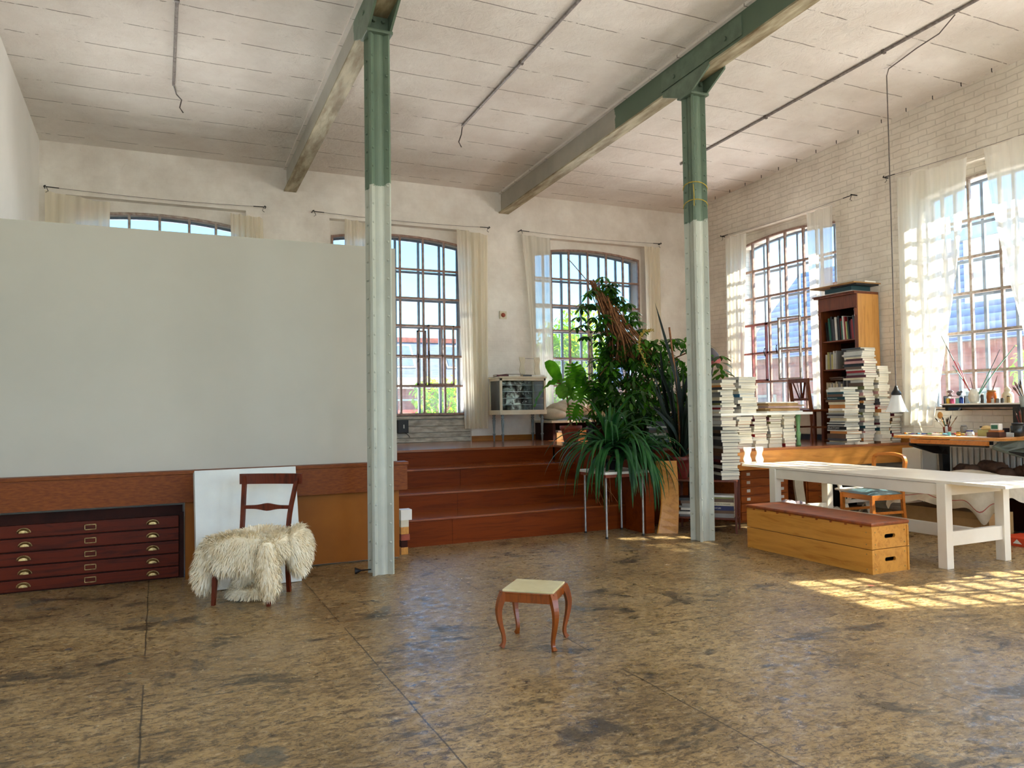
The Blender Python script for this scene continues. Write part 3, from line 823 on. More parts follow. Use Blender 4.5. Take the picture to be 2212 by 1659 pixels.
# ------------------------------------------------------------------ steps and platform
st_ = thing('staircase', 'wide red-brown wooden steps climbing to the platform', 'steps', (3.9, 8.15, 0))
ys = [8.15, 8.78, 9.46, 10.06]; zs = [.30, .515, .745, ZP]
b = B()
x0, x1 = 2.24, 5.32
for i in range(3):
    box(b, (x0, ys[i]+.02, 0 if i == 0 else zs[i-1]-.001), (x1, ys[3], zs[i]-.02))
obj('carcass', b, M['stair'], st_)
for i in range(3):
    b = B(); box(b, (x0, ys[i], zs[i]-.02), (x1, ys[i+1]+.01, zs[i]), bev=.002); obj('tread', b, M['stairtop'], st_)
for i in range(3):
    for a, e in ((x0, 3.0+.3*i), (3.003+.3*i, x1)):
        b = B(); box(b, (a, ys[i]+.008, (0 if i == 0 else zs[i-1])), (e, ys[i]+.02, zs[i]-.022)); obj('riser', b, M['stair'], st_)
b = B()
prism(b, [(x0, ys[3], ZP-.03), (5.30, ys[3], ZP-.03), (5.30, 9.0, ZP-.03), (6.35, 9.0, ZP-.03), (6.35, 7.5, ZP-.03), (XR, 7.34, ZP-.03), (XR, YB, ZP-.03), (x0, YB, ZP-.03)], (0, 0, .03))
# platform floor; fascia boards; painted shade below
st('floor_platform', b, M['platfloor'])
b = B(); box(b, (x0, ys[3]+.022, 0), (5.30, ys[3]+.04, ZP-.03)); st('trim_7', b, M['stair'])
b = B(); box(b, (5.325, 9.035, 0), (5.345, ys[3]+.02, ZP-.03)); st('trim_8', b, M['stair'])
b = B(); box(b, (5.325, 9.01, 0), (6.35, 9.03, ZP-.03)); st('trim_9', b, M['stair'])
b = B()
prism(b, [(6.36, 7.51, .70), (XR, 7.35, .70), (XR, 7.37, .70), (6.38, 7.53, .70), (6.38, 9.0, .70), (6.36, 9.0, .70)], (0, 0, ZP-.70-.03))
st('trim_6', b, M['fascia'])
b = B(); box(b, (6.40, 8.32, 0), (XR, 8.36, ZP-.03)); st('wall_under_platform', b, M['dark'])  # near-black sheet stands in for the shade under the platform

# ------------------------------------------------------------------ books
BC_ = {'white': (226,222,212), 'cream': (220,206,174), 'grey': (150,148,144), 'dark grey': (70,70,74), 'black': (28,26,30),
       'teal': (34,72,80), 'blue': (62,120,160), 'red': (160,40,44), 'maroon': (86,30,40), 'pink': (200,150,146),
       'orange': (206,136,72), 'olive': (132,130,72), 'green': (40,104,84), 'brown': (104,78,58), 'navy': (32,38,84), 'yellow': (204,196,130)}
BM = {k: simple(k+' book cover', v, .4, tuple(q*.9 for q in v), 5) for k, v in BC_.items()}
def mk_pages():
    m, t, b = nt('page edges')
    v = coords(t, (1,1,260))
    f = noise(t, v, 1.5, 2)
    t.links.new(ramp(t, f, [(.35, s2l((176,166,144))), (.6, s2l((228,220,200)))]), b.inputs['Base Color'])
    b.inputs['Roughness'].default_value = .85; b.inputs['Specular IOR Level'].default_value = .2
    return m
PAGES = mk_pages()
ORD = ['lowest','second','third','fourth','fifth','sixth','seventh','eighth','ninth','tenth','eleventh','twelfth','thirteenth','fourteenth','fifteenth','sixteenth','seventeenth','eighteenth','nineteenth','twentieth','twenty-first','twenty-second','twenty-third','twenty-fourth','twenty-fifth','twenty-sixth','twenty-seventh','twenty-eighth','twenty-ninth','thirtieth','thirty-first','thirty-second','thirty-third','thirty-fourth','thirty-fifth','thirty-sixth','thirty-seventh','thirty-eighth','thirty-ninth','fortieth','forty-first','forty-second','forty-third','forty-fourth','forty-fifth','forty-sixth']

def book(x, y, z, w, l, h, rot, color, label, group, upright=False, lean=0.0):
    """spine on local -x side, lying flat (or upright with the spine to -x in world when upright)"""
    t = min(.003, h*.14)
    b = B()
    box(b, (0, 0, 0), (w, l, t)); box(b, (0, 0, h-t), (w, l, h)); box(b, (0, 0, t), (t*1.2, l, h-t))
    p = B(); box(p, (t*1.2, .003, t), (w-.004, l-.003, h-t))
    Mx = Matrix.Identity(4)
    if upright:   # thickness along world y, height (l) along z
        Mx = Matrix(((1,0,0,0),(0,0,-1,0),(0,1,0,0),(0,0,0,1)))
        if lean: Mx = Matrix.Rotation(lean, 4, 'X') @ Mx
    else:
        Mx = Matrix.Rotation(rot, 4, 'Z') @ Matrix.Translation((-w/2, -l/2, 0))
    b.transform(Mx); p.transform(Mx)
    o = obj('book', b, BM[color], None, world=False, label=label, cat='book', group=group)
    o.location = (x, y, z)
    q = obj('page_block', p, PAGES, None, world=False); q.parent = o
    BK[o.name] = (w, l, h, rot)
    return o
BK = {}
def spine_text(o, s, size, m):
    w, l, h, rot = BK[o.name]
    n = text(s, size, (-w/2-.0006, l/2-.012, h*.5-size*.36), (R(90), 0, R(-90)), m, None, 'spine_title')
    n.data.transform(Matrix.Rotation(rot, 4, 'Z')); n.parent = o

def stack(x, y, z0, z1, w, l, desc, group, seed, pal, spine=0, hr=(.02,.05), spread=.014, rotj=.06, first=None, rots=(0,)):
    """a pile of lying books. (x,y) = pile centre"""
    rnd = random.Random(seed); z = z0; i = 0; items = []
    while z < z1-.012:
        h = rnd.uniform(*hr); c = rnd.choice(pal)
        if first and i < len(first) and first[i]: c, h = first[i]
        items.append((z, h, c, rnd.uniform(.82,1.06), rnd.uniform(.8,1.05), rnd.uniform(-spread,spread), rnd.uniform(-spread,spread), rnd.uniform(-rotj,rotj), rnd.choice(rots)))
        z += h+.0006; i += 1
    n = len(items); out = []
    for i, (zz, h, c, kw, kl, dx, dy, rj, rr) in enumerate(items):
        lab = ('topmost %s book of %s' % (c, desc)) if i == n-1 else '%s book, %s from the bottom of %s' % (c, ORD[i], desc)
        if i == 0: lab = '%s book at the very bottom of %s' % (c, desc)
        out.append(book(x+dx, y+dy, zz, w*kw, l*kl, h, rr+rj, c, lab, group))
    return out, z

def text(s, size, loc, rot, m, parent, name='lettering', ext=.0006):
    cu = bpy.data.curves.new(name, 'FONT'); cu.body = s; cu.size = size; cu.extrude = ext; cu.align_x = 'LEFT'
    o = bpy.data.objects.new(name, cu); COL.objects.link(o)
    dg = bpy.context.evaluated_depsgraph_get()
    me = bpy.data.meshes.new_from_object(o.evaluated_get(dg))
    bpy.data.objects.remove(o); bpy.data.curves.remove(cu)
    me.transform(Matrix.Translation(loc) @ Euler(rot).to_matrix().to_4x4())
    if parent: me.transform(wm(parent).inverted())
    me.materials.clear(); me.materials.append(m)
    n = bpy.data.objects.new(name, me); COL.objects.link(n); n.parent = parent
    return n
TXT_W = simple('white print', (220,216,206), .5); TXT_K = simple('black print', (24,22,22), .5)

LIGHT = ['white']*6+['cream']*4+['grey']*3+['pink','maroon','black','dark grey','olive','red','orange','teal','brown']
MIXED = ['white']*3+['cream']*2+['grey']*2+['black','dark grey','maroon','pink','teal','red','brown','olive','orange']
DARK = ['black']*4+['dark grey']*4+['grey','white','white','cream','teal','brown','maroon']
G1 = 'books piled in front of the bookcase'
f1first = [('grey',.022),('cream',.025),('dark grey',.03),('brown',.06),('orange',.035),('white',.02),('black',.042),('grey',.02),('dark grey',.016),('white',.014),('black',.012),('white',.014),('cream',.035),('grey',.03),('black',.018),('grey',.02),('cream',.03),('white',.03),('orange',.05),('cream',.035),('brown',.03),('teal',.04),('brown',.035),('teal',.03)]
L1, _ = stack(8.50, 7.635, ZP, 1.735, .30, .31, 'the left front pile before the bookcase', G1, 11, MIXED, first=f1first, spread=.02)
for o in L1:
    if o['label'].startswith('black book, seventh'):
        o['label'] = 'black anatomy book with white lettering on the spine, low in the left front pile'
        spine_text(o, 'ANATOMY', .040, TXT_W)
    if o['label'].startswith('teal book, twenty-second'):
        spine_text(o, 'MODERN PAINTING', .018, TXT_W)
L2, _ = stack(8.83, 7.61, ZP, 1.83, .22, .25, 'the tallest pile before the bookcase', G1, 12, LIGHT, spread=.012)
n2 = len(L2); L2[-1]['label'] = L2[-1]['label'].replace('topmost ', '').replace('book of', 'narrow book at mid height of')
# its wider upper half
z = _; rnd = random.Random(5)
up = [('cream',.03),('maroon',.035),('grey',.03),('red',.03),('white',.02),('brown',.035),('black',.04),('pink',.035),('maroon',.032),('cream',.022),('grey',.022),('white',.03),('white',.028),('grey',.026),('dark grey',.018)]
for i, (c, h) in enumerate(up):
    book(8.83+rnd.uniform(-.02,.02), 7.63+rnd.uniform(-.02,.02), z, .25+rnd.uniform(-.02,.03), .30+rnd.uniform(-.02,.03), h, rnd.uniform(-.07,.07), c,
         '%s large book, %s in the wide upper part of the tallest pile' % (c, ORD[i]) if i < len(up)-1 else 'dark grey large book crowning the tallest pile in front of the bookcase', G1)
    z += h+.0006
stack(9.08, 7.58, ZP, 2.03, .23, .27, 'the pile behind the hanging lamp', G1, 13, LIGHT)
stack(9.335, 7.60, ZP, 1.46, .20, .26, 'the short pile against the brick wall', G1, 14, MIXED)
# low loose row along the platform edge
stack(8.58, 7.435, ZP, ZP+.028, .20, .05, 'the loose row at the platform edge', G1, 15, ['white'], hr=(.02,.028))
# bench group
G2 = 'books piled under the white bench plank'
names = ['the leftmost pile under the bench', 'the second pile from left under the bench', 'the middle pile under the bench', 'the fourth pile from left under the bench', 'the pile beside the green bench leg']
for k, (xa, xb) in enumerate(((6.365,6.60),(6.62,6.87),(6.89,7.13),(7.15,7.375),(7.395,7.60))):
    stack((xa+xb)/2, 7.73, ZP, 1.372, (xb-xa)*.98, .26, names[k], G2, 20+k, LIGHT, spread=.006, rotj=.03, rots=(0,math.pi))
G3 = 'books piled on the white bench plank'
stack(6.50, 7.76, 1.412, 1.84, .23, .30, 'the left pile on top of the bench', G3, 31, MIXED, hr=(.022,.042), first=[None]*8)
L, _z = stack(6.83, 7.74, 1.412, 1.85, .28, .25, 'the right pile on top of the bench', G3, 32, ['white','white','grey','cream','white'], hr=(.025,.045), first=[('white',.045),('grey',.04),('black',.03),('white',.045),('white',.035),('blue',.042),('white',.035),('cream',.035)])
# bench itself
t = thing('bench', 'white plank bench with green turned legs carrying books and papers on the platform', 'bench', (7.1, 7.75, ZP))
b = B(); box(b, (6.33, 7.56, 1.378), (7.86, 7.98, 1.41), bev=.003); obj('plank', b, M['white'], t)
prof = [(.03,0),(.034,.02),(.022,.06),(.030,.14),(.034,.17),(.022,.20),(.026,.30),(.032,.36),(.036,.413)]
for x, y in ((7.655,7.62),(7.655,7.93),(6.345,7.93)):
    b = B(); lathe(b, prof, (x, y, ZP), 14); obj('leg', b, M['greenleg'], t, smooth=True)
# papers and folders on the bench
rnd = random.Random(3)
cols = [M['paper'], M['cardboard'], simple('ochre folder', (176,140,88), .8), simple('pinkish folder', (200,168,160), .8), M['cardboard'], simple('ochre folder', (168,128,74), .8), M['paper']]
labs = ['white sheet bundle lowest of the papers on the bench', 'brown folder second lowest on the bench', 'ochre folder third from below on the bench', 'pinkish folder in the middle of the bench papers', 'brown folder with ragged edge on the bench', 'darker ochre folder near the top of the bench papers', 'white sheet on top of the bench papers']
z = 1.412
for i in range(7):
    b = B(); h = .016+.006*(i % 2)
    n = 8; x0, x1 = 7.12+rnd.uniform(-.04,.05), 7.70+rnd.uniform(-.05,.08); yy = 7.60+rnd.uniform(-.02,.02)
    box(b, (x0, yy, z), (x1, yy+.30, z+h), bev=.003)
    bmesh.ops.rotate(b, verts=b.verts, cent=((x0+x1)/2, yy+.15, z), matrix=Matrix.Rotation(rnd.uniform(-.05,.05), 3, 'Z'))
    obj('paper_folder', b, cols[i], None, label=labs[i], cat='folder', group='papers and folders on the bench', loc=((x0+x1)/2, yy, z)); z += h+.0008

# bookcase ---------------------------------------------------------
X0, X1, Y0, Y1 = 9.0, 9.44, 7.80, 8.50
t = thing('bookcase', 'tall wooden bookcase with pine side and red-brown front against the brick wall', 'bookcase', (9.22, 8.15, ZP))
b = B()
box(b, (X0+.02, Y0, ZP), (X1, Y0+.022, 3.08), bev=.003)
obj('side_panel', b, M['pine'], t, label='pale pine side')
b = B(); box(b, (X0+.02, Y1-.022, ZP), (X1, Y1, 3.08), bev=.003); obj('side_panel', b, M['bcwood'], t)
b = B(); box(b, (X1-.012, Y0+.02, ZP), (X1, Y1-.02, 3.06)); obj('back_panel', b, M['cabcase'], t)
b = B(); box(b, (X0-.04, Y0-.0, 3.075), (X1, Y1+.05, 3.10), bev=.004); box(b, (X0-.055, Y0-.0, 3.10), (X1, Y1+.065, 3.115), bev=.004); obj('cornice', b, M['bcwood'], t)
b = B(); box(b, (X0, Y0+.0, 2.90), (X0+.02, Y1, 3.075), bev=.003); box(b, (X0-.008, Y0, 2.885), (X0+.02, Y1, 2.90)); obj('frieze', b, M['bcwood'], t)
for yy in (Y0, Y1-.05):
    b = B(); box(b, (X0, yy, ZP), (X0+.02, yy+.05, 2.90), bev=.004)
    lathe(b, [(.012,0),(.022,.03),(.018,.06),(.026,.10),(.02,.12)], (X0+.002, yy+.025, 2.75), 10)
    obj('front_stile', b, M['bcwood'], t)
SH = [1.60, 2.02, 2.44]
for z in [ZP+.02]+SH:
    b = B(); box(b, (X0+.02, Y0+.022, z-.02), (X1-.012, Y1-.022, z), bev=.002); obj('shelf', b, M['bcwood'], t)
def shelf_row(z, y0, y1, hs, pal, desc, seed, lean0=.14):
    rnd = random.Random(seed); y = y1-.004; i = 0
    while y > y0+.012:
        th = rnd.uniform(.015,.034); hgt = rnd.uniform(*hs); c = rnd.choice(pal)
        if y-th < y0: break
        ln = lean0*rnd.uniform(.5,1)
        o = book(X0+.05+rnd.uniform(0,.02), y, z+.003, .19, hgt, th, 0, c, '%s book, %s from left %s' % (c, ORD[i].replace('lowest','first'), desc), 'books standing in the bookcase', upright=True, lean=-ln if lean0 else 0)
        y -= th+.004+hgt*.02*ln; i += 1
    return i
shelf_row(2.44, Y0+.07, Y1-.09, (.26,.36), ['black','dark grey','black','white','black','grey','red','yellow','maroon','brown','green','black'], 'on the top shelf of the bookcase', 41, .09)
shelf_row(2.02, Y0+.42, Y1-.06, (.22,.27), ['cream','yellow','white','grey','yellow'], 'on the second shelf of the bookcase', 42, .0)
shelf_row(1.60, Y0+.34, Y1-.06, (.2,.24), ['white','cream','white','grey','cream'], 'on the third shelf of the bookcase', 43, .0)
shelf_row(1.60, Y0+.14, Y0+.33, (.26,.32), ['dark grey','black','black','grey'], 'in the dark row of the third bookcase shelf', 44, .0)
stack(9.17, 8.00, 2.023, 2.30, .19, .27, 'the heap lying on the second bookcase shelf', 'books lying in the bookcase', 45, ['white','black','grey','dark grey','white','brown'], hr=(.016,.032))
stack(9.17, 8.28, 1.86, 1.92, .19, .25, 'the pair lying across the third bookcase shelf', 'books lying in the bookcase', 46, ['pink','brown'], hr=(.018,.03))
# on top of the bookcase
t = thing('portfolio', 'thin brown portfolio lying on the dark-green box on top of the bookcase', 'portfolio', (9.15, 8.1, 3.22))
b = B(); box(b, (8.86, 7.72, 3.215), (9.40, 8.52, 3.232), bev=.003, M=Matrix.Rotation(R(0), 4, 'Z')); obj('board', b, M['cardboard'], t)
b = B(); box(b, (9.08, 7.72, 3.232), (9.3, 7.9, 3.250), bev=.002); obj('notebook', b, M['white'], None, label='small white notebook topmost on the bookcase', cat='notebook', loc=(9.2, 7.8, 3.232))
t = thing('flat_box', 'flat dark teal box lying on top of the bookcase', 'box', (9.2, 8.1, 3.116))
b = B(); box(b, (8.97, 7.86, 3.131), (9.35, 8.34, 3.195), bev=.004); obj('body', b, BM['teal'], t)
b = B(); box(b, (8.97, 7.86, 3.116), (9.35, 8.34, 3.131), bev=.003); obj('base', b, M['paper'], t)
b = B(); box(b, (8.93, 7.74, 3.1955), (9.38, 8.2, 3.2145), bev=.002); obj('folder', b, BM['black'], None, label='black folder between the teal box and the brown portfolio on the bookcase', cat='folder', loc=(9.15, 8, 3.196))

# wooden chair standing on the platform ----------------------------------
def slat_chair():
    t = thing('wooden_chair', 'wooden chair with four thin back slats, on the platform left of the bookcase', 'chair', (8.72, 8.39, ZP), R(86))
    # local: width along x, back at +y, seat faces -y
    w = .185; sh = .46; H = .92
    for sx in (-1, 1):
        b = B(); sweep_rect(b, [(sx*w, .20, 0), (sx*w, .19, sh), (sx*w*.98, .25, H)], .04, [.035,.04,.03]); obj('back_leg', b, M['bcwood'], t, world=False)
        b = B(); sweep_rect(b, [(sx*w, -.2, 0), (sx*w, -.2, sh-.02)], .038, .038, up=(0,1,0)); obj('front_leg', b, M['bcwood'], t, world=False)
    b = B(); box(b, (-w-.03, -.24, sh-.02), (w+.03, .21, sh+.012), bev=.008); obj('seat', b, M['bcwood'], t, world=False)
    b = B(); box(b, (-w-.02, .225, H-.06), (w+.02, .262, H+.0), bev=.006); obj('top_rail', b, M['bcwood'], t, world=False)
    b = B(); box(b, (-w, .195, .60), (w, .22, .635), bev=.003); obj('back_rail', b, M['bcwood'], t, world=False)
    for k in range(4):
        x = -.10+.066*k
        b = B(); sweep_rect(b, [(x*.35, .205, .63), (x*1.25, .24, H-.055)], .026, .010); obj('back_slat', b, M['chairwood'], t, world=False)
    for sx in (-1, 1):
        b = B(); box(b, (sx*w-.008, -.2, .2), (sx*w+.008, .2, .225)); obj('stretcher', b, M['bcwood'], t, world=False)
    return t
slat_chair()
b = B(); box(b, (9.14, 8.60, 1.05), (9.38, 9.3, 1.40), bev=.01); box(b, (9.12, 8.58, 1.40), (9.385, 9.34, 1.425), bev=.004)
t = thing('low_cupboard', 'low cream cupboard with orange top edge behind the slat-back chair', 'cupboard', (9.15, 8.95, ZP))
obj('body', b, M['cream'], t); b = B(); box(b, (9.16, 8.62, ZP), (9.37, 9.28, 1.05)); obj('plinth', b, M['dark'], t)

# display cabinet --------------------------------------------------------
cx0, cx1, cy0, cy1 = 5.115, 5.955, 11.55, 12.02
t = thing('display_cabinet', 'white glass display cabinet on blue-grey turned legs beside the long curtain', 'cabinet', (5.53, 11.8, ZP))
zb, zt = 1.43, 2.03
b = B()
box(b, (cx0-.01, cy0-.01, zb-.02), (cx1+.01, cy1, zb+.055), bev=.004); box(b, (cx0-.015, cy0-.015, zt-.015), (cx1+.015, cy1, zt+.015), bev=.004)
for x in (cx0, cx1-.035):
    for y in (cy0, cy1-.035): box(b, (x, y, zb+.055), (x+.035, y+.035, zt-.015), bev=.002)
for x0, x1, y0, y1 in ((cx0, cx1, cy0, cy0+.03), (cx0, cx0+.03, cy0, cy1), (cx1-.03, cx1, cy0, cy1)): box(b, (x0, y0, zt-.055), (x1, y1, zt-.015), bev=.002)
obj('frame', b, M['cream'], t)
b = B(); box(b, (cx0+.01, cy1-.015, zb+.05), (cx1-.01, cy1-.005, zt-.02)); 
mm, tt, bb = nt('spotted old mirror back'); bb.inputs['Metallic'].default_value = .9; bb.inputs['Roughness'].default_value = .12
tt.links.new(ramp(tt, noise(tt, coords(tt), 9, 7, .7, .6), [(.46, s2l((196,204,200))), (.54, s2l((58,44,40)))]), bb.inputs['Base Color'])
obj('back_panel', b, mm, t)
for nm, bx in (('front_glass', ((cx0+.035, cy0+.012, zb+.055), (cx1-.035, cy0+.015, zt-.05))), ('side_glass', ((cx0+.012, cy0+.035, zb+.055), (cx0+.015, cy1-.035, zt-.05))), ('side_glass', ((cx1-.015, cy0+.035, zb+.055), (cx1-.012, cy1-.035, zt-.05)))):
    b = B(); box(b, *bx); obj(nm, b, M['glass2'], t)
for z in (1.57, 1.68, 1.79, 1.90):
    b = B(); box(b, (cx0+.02, cy0+.02, z), (cx1-.02, cy1-.02, z+.006)); obj('glass_shelf', b, simple('glass shelf edge', (200,214,208), .1, spec=.8), t)
for x in (cx0+.055, cx1-.055):
    for y in (cy0+.05, cy1-.06):
        b = B(); lathe(b, [(.012,0),(.016,.06),(.020,.10),(.026,.11),(.026,.125),(.016,.13),(.022,.25),(.028,.35),(.018,.37),(.028,.38),(.028,.395),(.018,.405),(.030,.43),(.030,.445)], (x, y, ZP), 12)
        obj('leg', b, M['greyblue'], t, smooth=True)
# book rests with scalloped ends
def scallop(x, y, z, w, lab, m, hh=.19, gap=.26):
    t = thing('book_rest', lab, 'book rest', (x, y, z), group=None)
    for k in (0, 1):
        b = B(); x0 = x+k*gap; pts = []; n = 12
        for i in range(n+1): pts.append((x0+w+.012*math.sin(i/n*math.pi*3), y, z+hh*i/n))
        for i in range(n, -1, -1): pts.append((x0+.012*math.sin(i/n*math.pi*3+2), y, z+hh*i/n))
        # flared feet and ears
        prism(b, pts, (0, .012, 0)); obj('end_panel', b, m, t)
    b = B(); tube(b, [(x+w*.5, y+.02, z+hh*.93), (x+gap+w*.5, y+.02, z+hh*.93)], .006, 6); obj('rod', b, M['alu'], t)
    b = B(); box(b, (x, y+.012, z), (x+gap+w, y+.09, z+.012)); obj('base', b, m, t)
    return t
scallop(5.53, 11.66, 2.075, .09, 'cream book rest with two scalloped ends on the display cabinet', M['cream'], .30, .28)
scallop(6.51, 7.36, .796, .10, 'white book rest with two wavy ends at the far end of the white table', M['white'], .20, .19)
for i, (x, y, w, l, h, c, z, lab) in enumerate(((5.20,11.72,.16,.22,.03,'maroon',2.046,'maroon book on the left corner of the display cabinet'),(5.42,11.80,.30,.22,.035,'white',2.046,'large white book lying at the back of the display cabinet top'),
        (5.62,11.66,.20,.16,.028,'dark grey',2.046,'small dark grey book under the cream book rest'),(5.83,11.72,.22,.26,.028,'white',2.046,'white book at the right end of the display cabinet top'))):
    book(x, y, z, w, l, h, R(90), c, lab, 'books on the display cabinet')
b = B(); box(b, (5.26, 11.66, 2.0825), (5.62, 11.92, 2.090), bev=.001); obj('picture_board', b, BM['brown'], None, label='thin brown board on the large white book on the display cabinet', cat='board', loc=(5.44,11.8,2.08))

# daybed with bedding ------------------------------------------------------
t = thing('daybed', 'low daybed with open storage under it, behind the monstera pots', 'bed', (6.6, 11.7, ZP))
b = B(); box(b, (5.98, 11.40, 1.26), (7.6, 12.15, 1.30), bev=.005); obj('base_board', b, M['cream'], t)
b = B(); 
for x in (6.02, 7.5): box(b, (x, 11.44, ZP), (x+.05, 12.1, 1.26))
box(b, (6.02, 12.08, ZP), (7.55, 12.1, 1.26)); obj('frame', b, M['cabcase'], t)
b = B(); random.seed(4)
for i in range(9): blob(b, (6.19+.16*i, 11.78+.05*(i % 2), 1.40+.06*math.sin(i*.9)+.035*min(i, 4)), (.20, .34, .11+.012*min(i, 4)), jit=.05)
obj('duvet', b, M['cloth'], None, smooth=True, label='crumpled pale bedding heaped on the daybed behind the monstera', cat='bedding', loc=(6.6, 11.7, 1.3))
for i, (x, z, w, h, m, lab) in enumerate(((6.10,ZP,.34,.13,M['cardboard'],'cardboard box under the daybed'),(6.48,ZP,.2,.16,M['pine'],'small wooden crate under the daybed, beside the cardboard box'),(6.13,ZP+.131,.22,.03,M['paper'],'paper pad on the cardboard box under the daybed'))):
    b = B(); box(b, (x, 11.46, z), (x+w, 11.8, z+h), bev=.004); obj('storage_box', b, m, None, label=lab, cat='box', loc=(x+w/2, 11.6, z))

# ------------------------------------------------------------------ white table, vaulting box, chairs
t = thing('dining_table', 'long white extending table with braced square legs', 'table', (6.945, 5.8, 0))
tx0, tx1, ty0, ty1, tz = 6.465, 7.42, 4.15, 7.36, .795
for a, e in ((ty0, 4.63), (4.633, 6.30), (6.303, ty1)):
    b = B(); box(b, (tx0, a, tz-.026), (tx1, e, tz), bev=.002); obj('tabletop', b, M['whitetable'], t)
for y in (4.69, 6.80):
    for x in (6.455, 7.27):
        b = B(); box(b, (x, y, 0), (x+.09, y+.09, tz-.026), bev=.004); obj('leg', b, M['whitetable'], t)
    b = B(); box(b, (6.545, y+.02, .66), (7.27, y+.06, tz-.03), bev=.002); obj('apron', b, M['whitetable'], t)
    b = B(); box(b, (6.545, y+.02, .20), (7.27, y+.07, .33), bev=.003); obj('stretcher', b, M['whitetable'], t)
for x in (6.475, 7.36):
    b = B(); box(b, (x, 4.78, .66), (x+.035, 6.80, tz-.03), bev=.002); obj('apron', b, M['whitetable'], t)
b = B(); box(b, (6.89, 4.76, .21), (6.94, 6.82, .33), bev=.003); obj('stretcher', b, M['whitetable'], t)

t = thing('vaulting_box', 'low wooden vaulting box of two stacked sections with brown leather top', 'vaulting box', (5.935, 5.63, 0))
vx0, vx1, vy0, vy1 = 5.70, 6.17, 4.85, 6.43
for k, (z0, z1) in enumerate(((.0, .212), (.218, .405))):
    b = B()
    for x0, x1, y0, y1 in ((vx0, vx0+.022, vy0+.0, vy1), (vx1-.022, vx1, vy0+.0, vy1)): box(b, (x0, y0, z0), (x1, y1, z1), bev=.002)
    box(b, (vx0+.022, vy1-.03, z0), (vx1-.022, vy1-.008, z1))
    for x in (vx0+.022, vx1-.06):
        box(b, (x, vy0+.03, z0), (x+.038, vy0+.07, z1))
    sec = obj('section', b, M['pinebox'], t)
    # end board with a stadium hole
    zc_ = (z0+z1)/2+.012; hx = .065; hz = .018; cx = (vx0+vx1)/2
    b = B(); y0, y1 = vy0+.008, vy0+.03
    n = 8
    hole = [(cx+hx*.78+hz*math.cos(a), zc_+hz*math.sin(a)) for a in [-math.pi/2+math.pi*i/n for i in range(n+1)]] + [(cx-hx*.78+hz*math.cos(a), zc_+hz*math.sin(a)) for a in [math.pi/2+math.pi*i/n for i in range(n+1)]]
    ex0, ex1 = vx0+.022, vx1-.022
    loops = []
    for yy in (y0, y1):
        vi = [b.verts.new((p[0], yy, p[1])) for p in hole]; vo = [b.verts.new((p[0], yy, p[1])) for p in ((ex0,z0),(ex1,z0),(ex1,z1),(ex0,z1))]
        es = [b.edges.new((vi[i], vi[(i+1) % len(vi)])) for i in range(len(vi))] + [b.edges.new((vo[i], vo[(i+1) % 4])) for i in range(4)]
        bmesh.ops.triangle_fill(b, use_beauty=True, edges=es, normal=(0,1,0)); loops.append((vi, vo))
    for a_, c_ in zip(loops[0], loops[1]):
        for i in range(len(a_)): b.faces.new((a_[i], a_[(i+1) % len(a_)], c_[(i+1) % len(a_)], c_[i]))
    obj('end_board', b, M['pinebox'], t, label='pale end board with oval hand hole')
    b = B(); box(b, (ex0+.04, vy0+.12, z0+.01), (ex1-.04, vy0+.13, z1-.01)); obj('inner_board', b, M['dark'], t)  # near-black board paints the shade inside the hand hole
    b = B()
    for x in (vx0+.05, vx1-.05):
        for zz in (z0+.04, z1-.04): lathe(b, [(.008,0),(.007,.002),(.001,.003)], seg=8, M=Matrix.Translation((x, vy0+.008, zz)) @ Matrix.Rotation(R(90), 4, 'X'))
    for y in (vy0+.06,):
        for zz in (z0+.04, z1-.04): lathe(b, [(.007,0),(.006,.002),(.001,.003)], seg=8, M=Matrix.Translation((vx0, y, zz)) @ Matrix.Rotation(R(-90), 4, 'Y'))
    obj('screw', b, M['brass'], sec)['kind'] = 'stuff'
b = B(); box(b, (vx0+.002, vy0+.004, .405), (vx1-.002, vy1-.002, .418)); obj('top_board', b, M['pinebox'], t)
b = B(); box(b, (vx0-.008, vy0-.004, .418), (vx1+.008, vy1+.006, .452), bev=.014); obj('leather_top', b, M['leather'], t)
b = B()
for i in range(9): box(b, (vx0-.010, vy0+.1+.17*i, .405), (vx0+.001, vy0+.118+.17*i, .42))
obj('nail', b, M['leather'], t)['kind'] = 'stuff'

# dark chair under the sheepskin -------------------------------------------
def curved(pts, n=10):
    """Catmull-Rom resample"""
    P = [Vector(p) for p in pts]; P = [P[0]*2-P[1]]+P+[P[-1]*2-P[-2]]; out = []
    for i in range(1, len(P)-2):
        for k in range(n):
            s = k/n; a, b_, c, d = P[i-1:i+3]
            out.append(.5*((2*b_)+(-a+c)*s+(2*a-5*b_+4*c-d)*s*s+(-a+3*b_-3*c+d)*s**3))
    out.append(P[-2]); return out
ca = math.atan2(-.231, .385)
t = thing('biedermeier_chair', 'dark mahogany chair draped with a sheepskin, in front of the white canvas', 'chair', (.706, 6.566, 0), ca)
for sx in (-1, 1):
    b = B(); p = curved([(sx*.225, -.235, 0), (sx*.22, -.215, .22), (sx*.215, -.20, .43)], 5); n = len(p)
    sweep_rect(b, p, [.026+.016*i/(n-1) for i in range(n)], [.026+.018*i/(n-1) for i in range(n)], up=(0,1,0)); obj('front_leg', b, M['chairwood'], t, world=False)
    b = B(); p = curved([(sx*.19, .25, 0), (sx*.195, .21, .22), (sx*.20, .205, .45), (sx*.205, .235, .65), (sx*.225, .30, .86), (sx*.235, .335, .955)], 5)
    sweep_rect(b, p, [.030]*len(p), [.036]*len(p), up=(0,1,0)); obj('rear_leg', b, M['chairwood'], t, world=False)
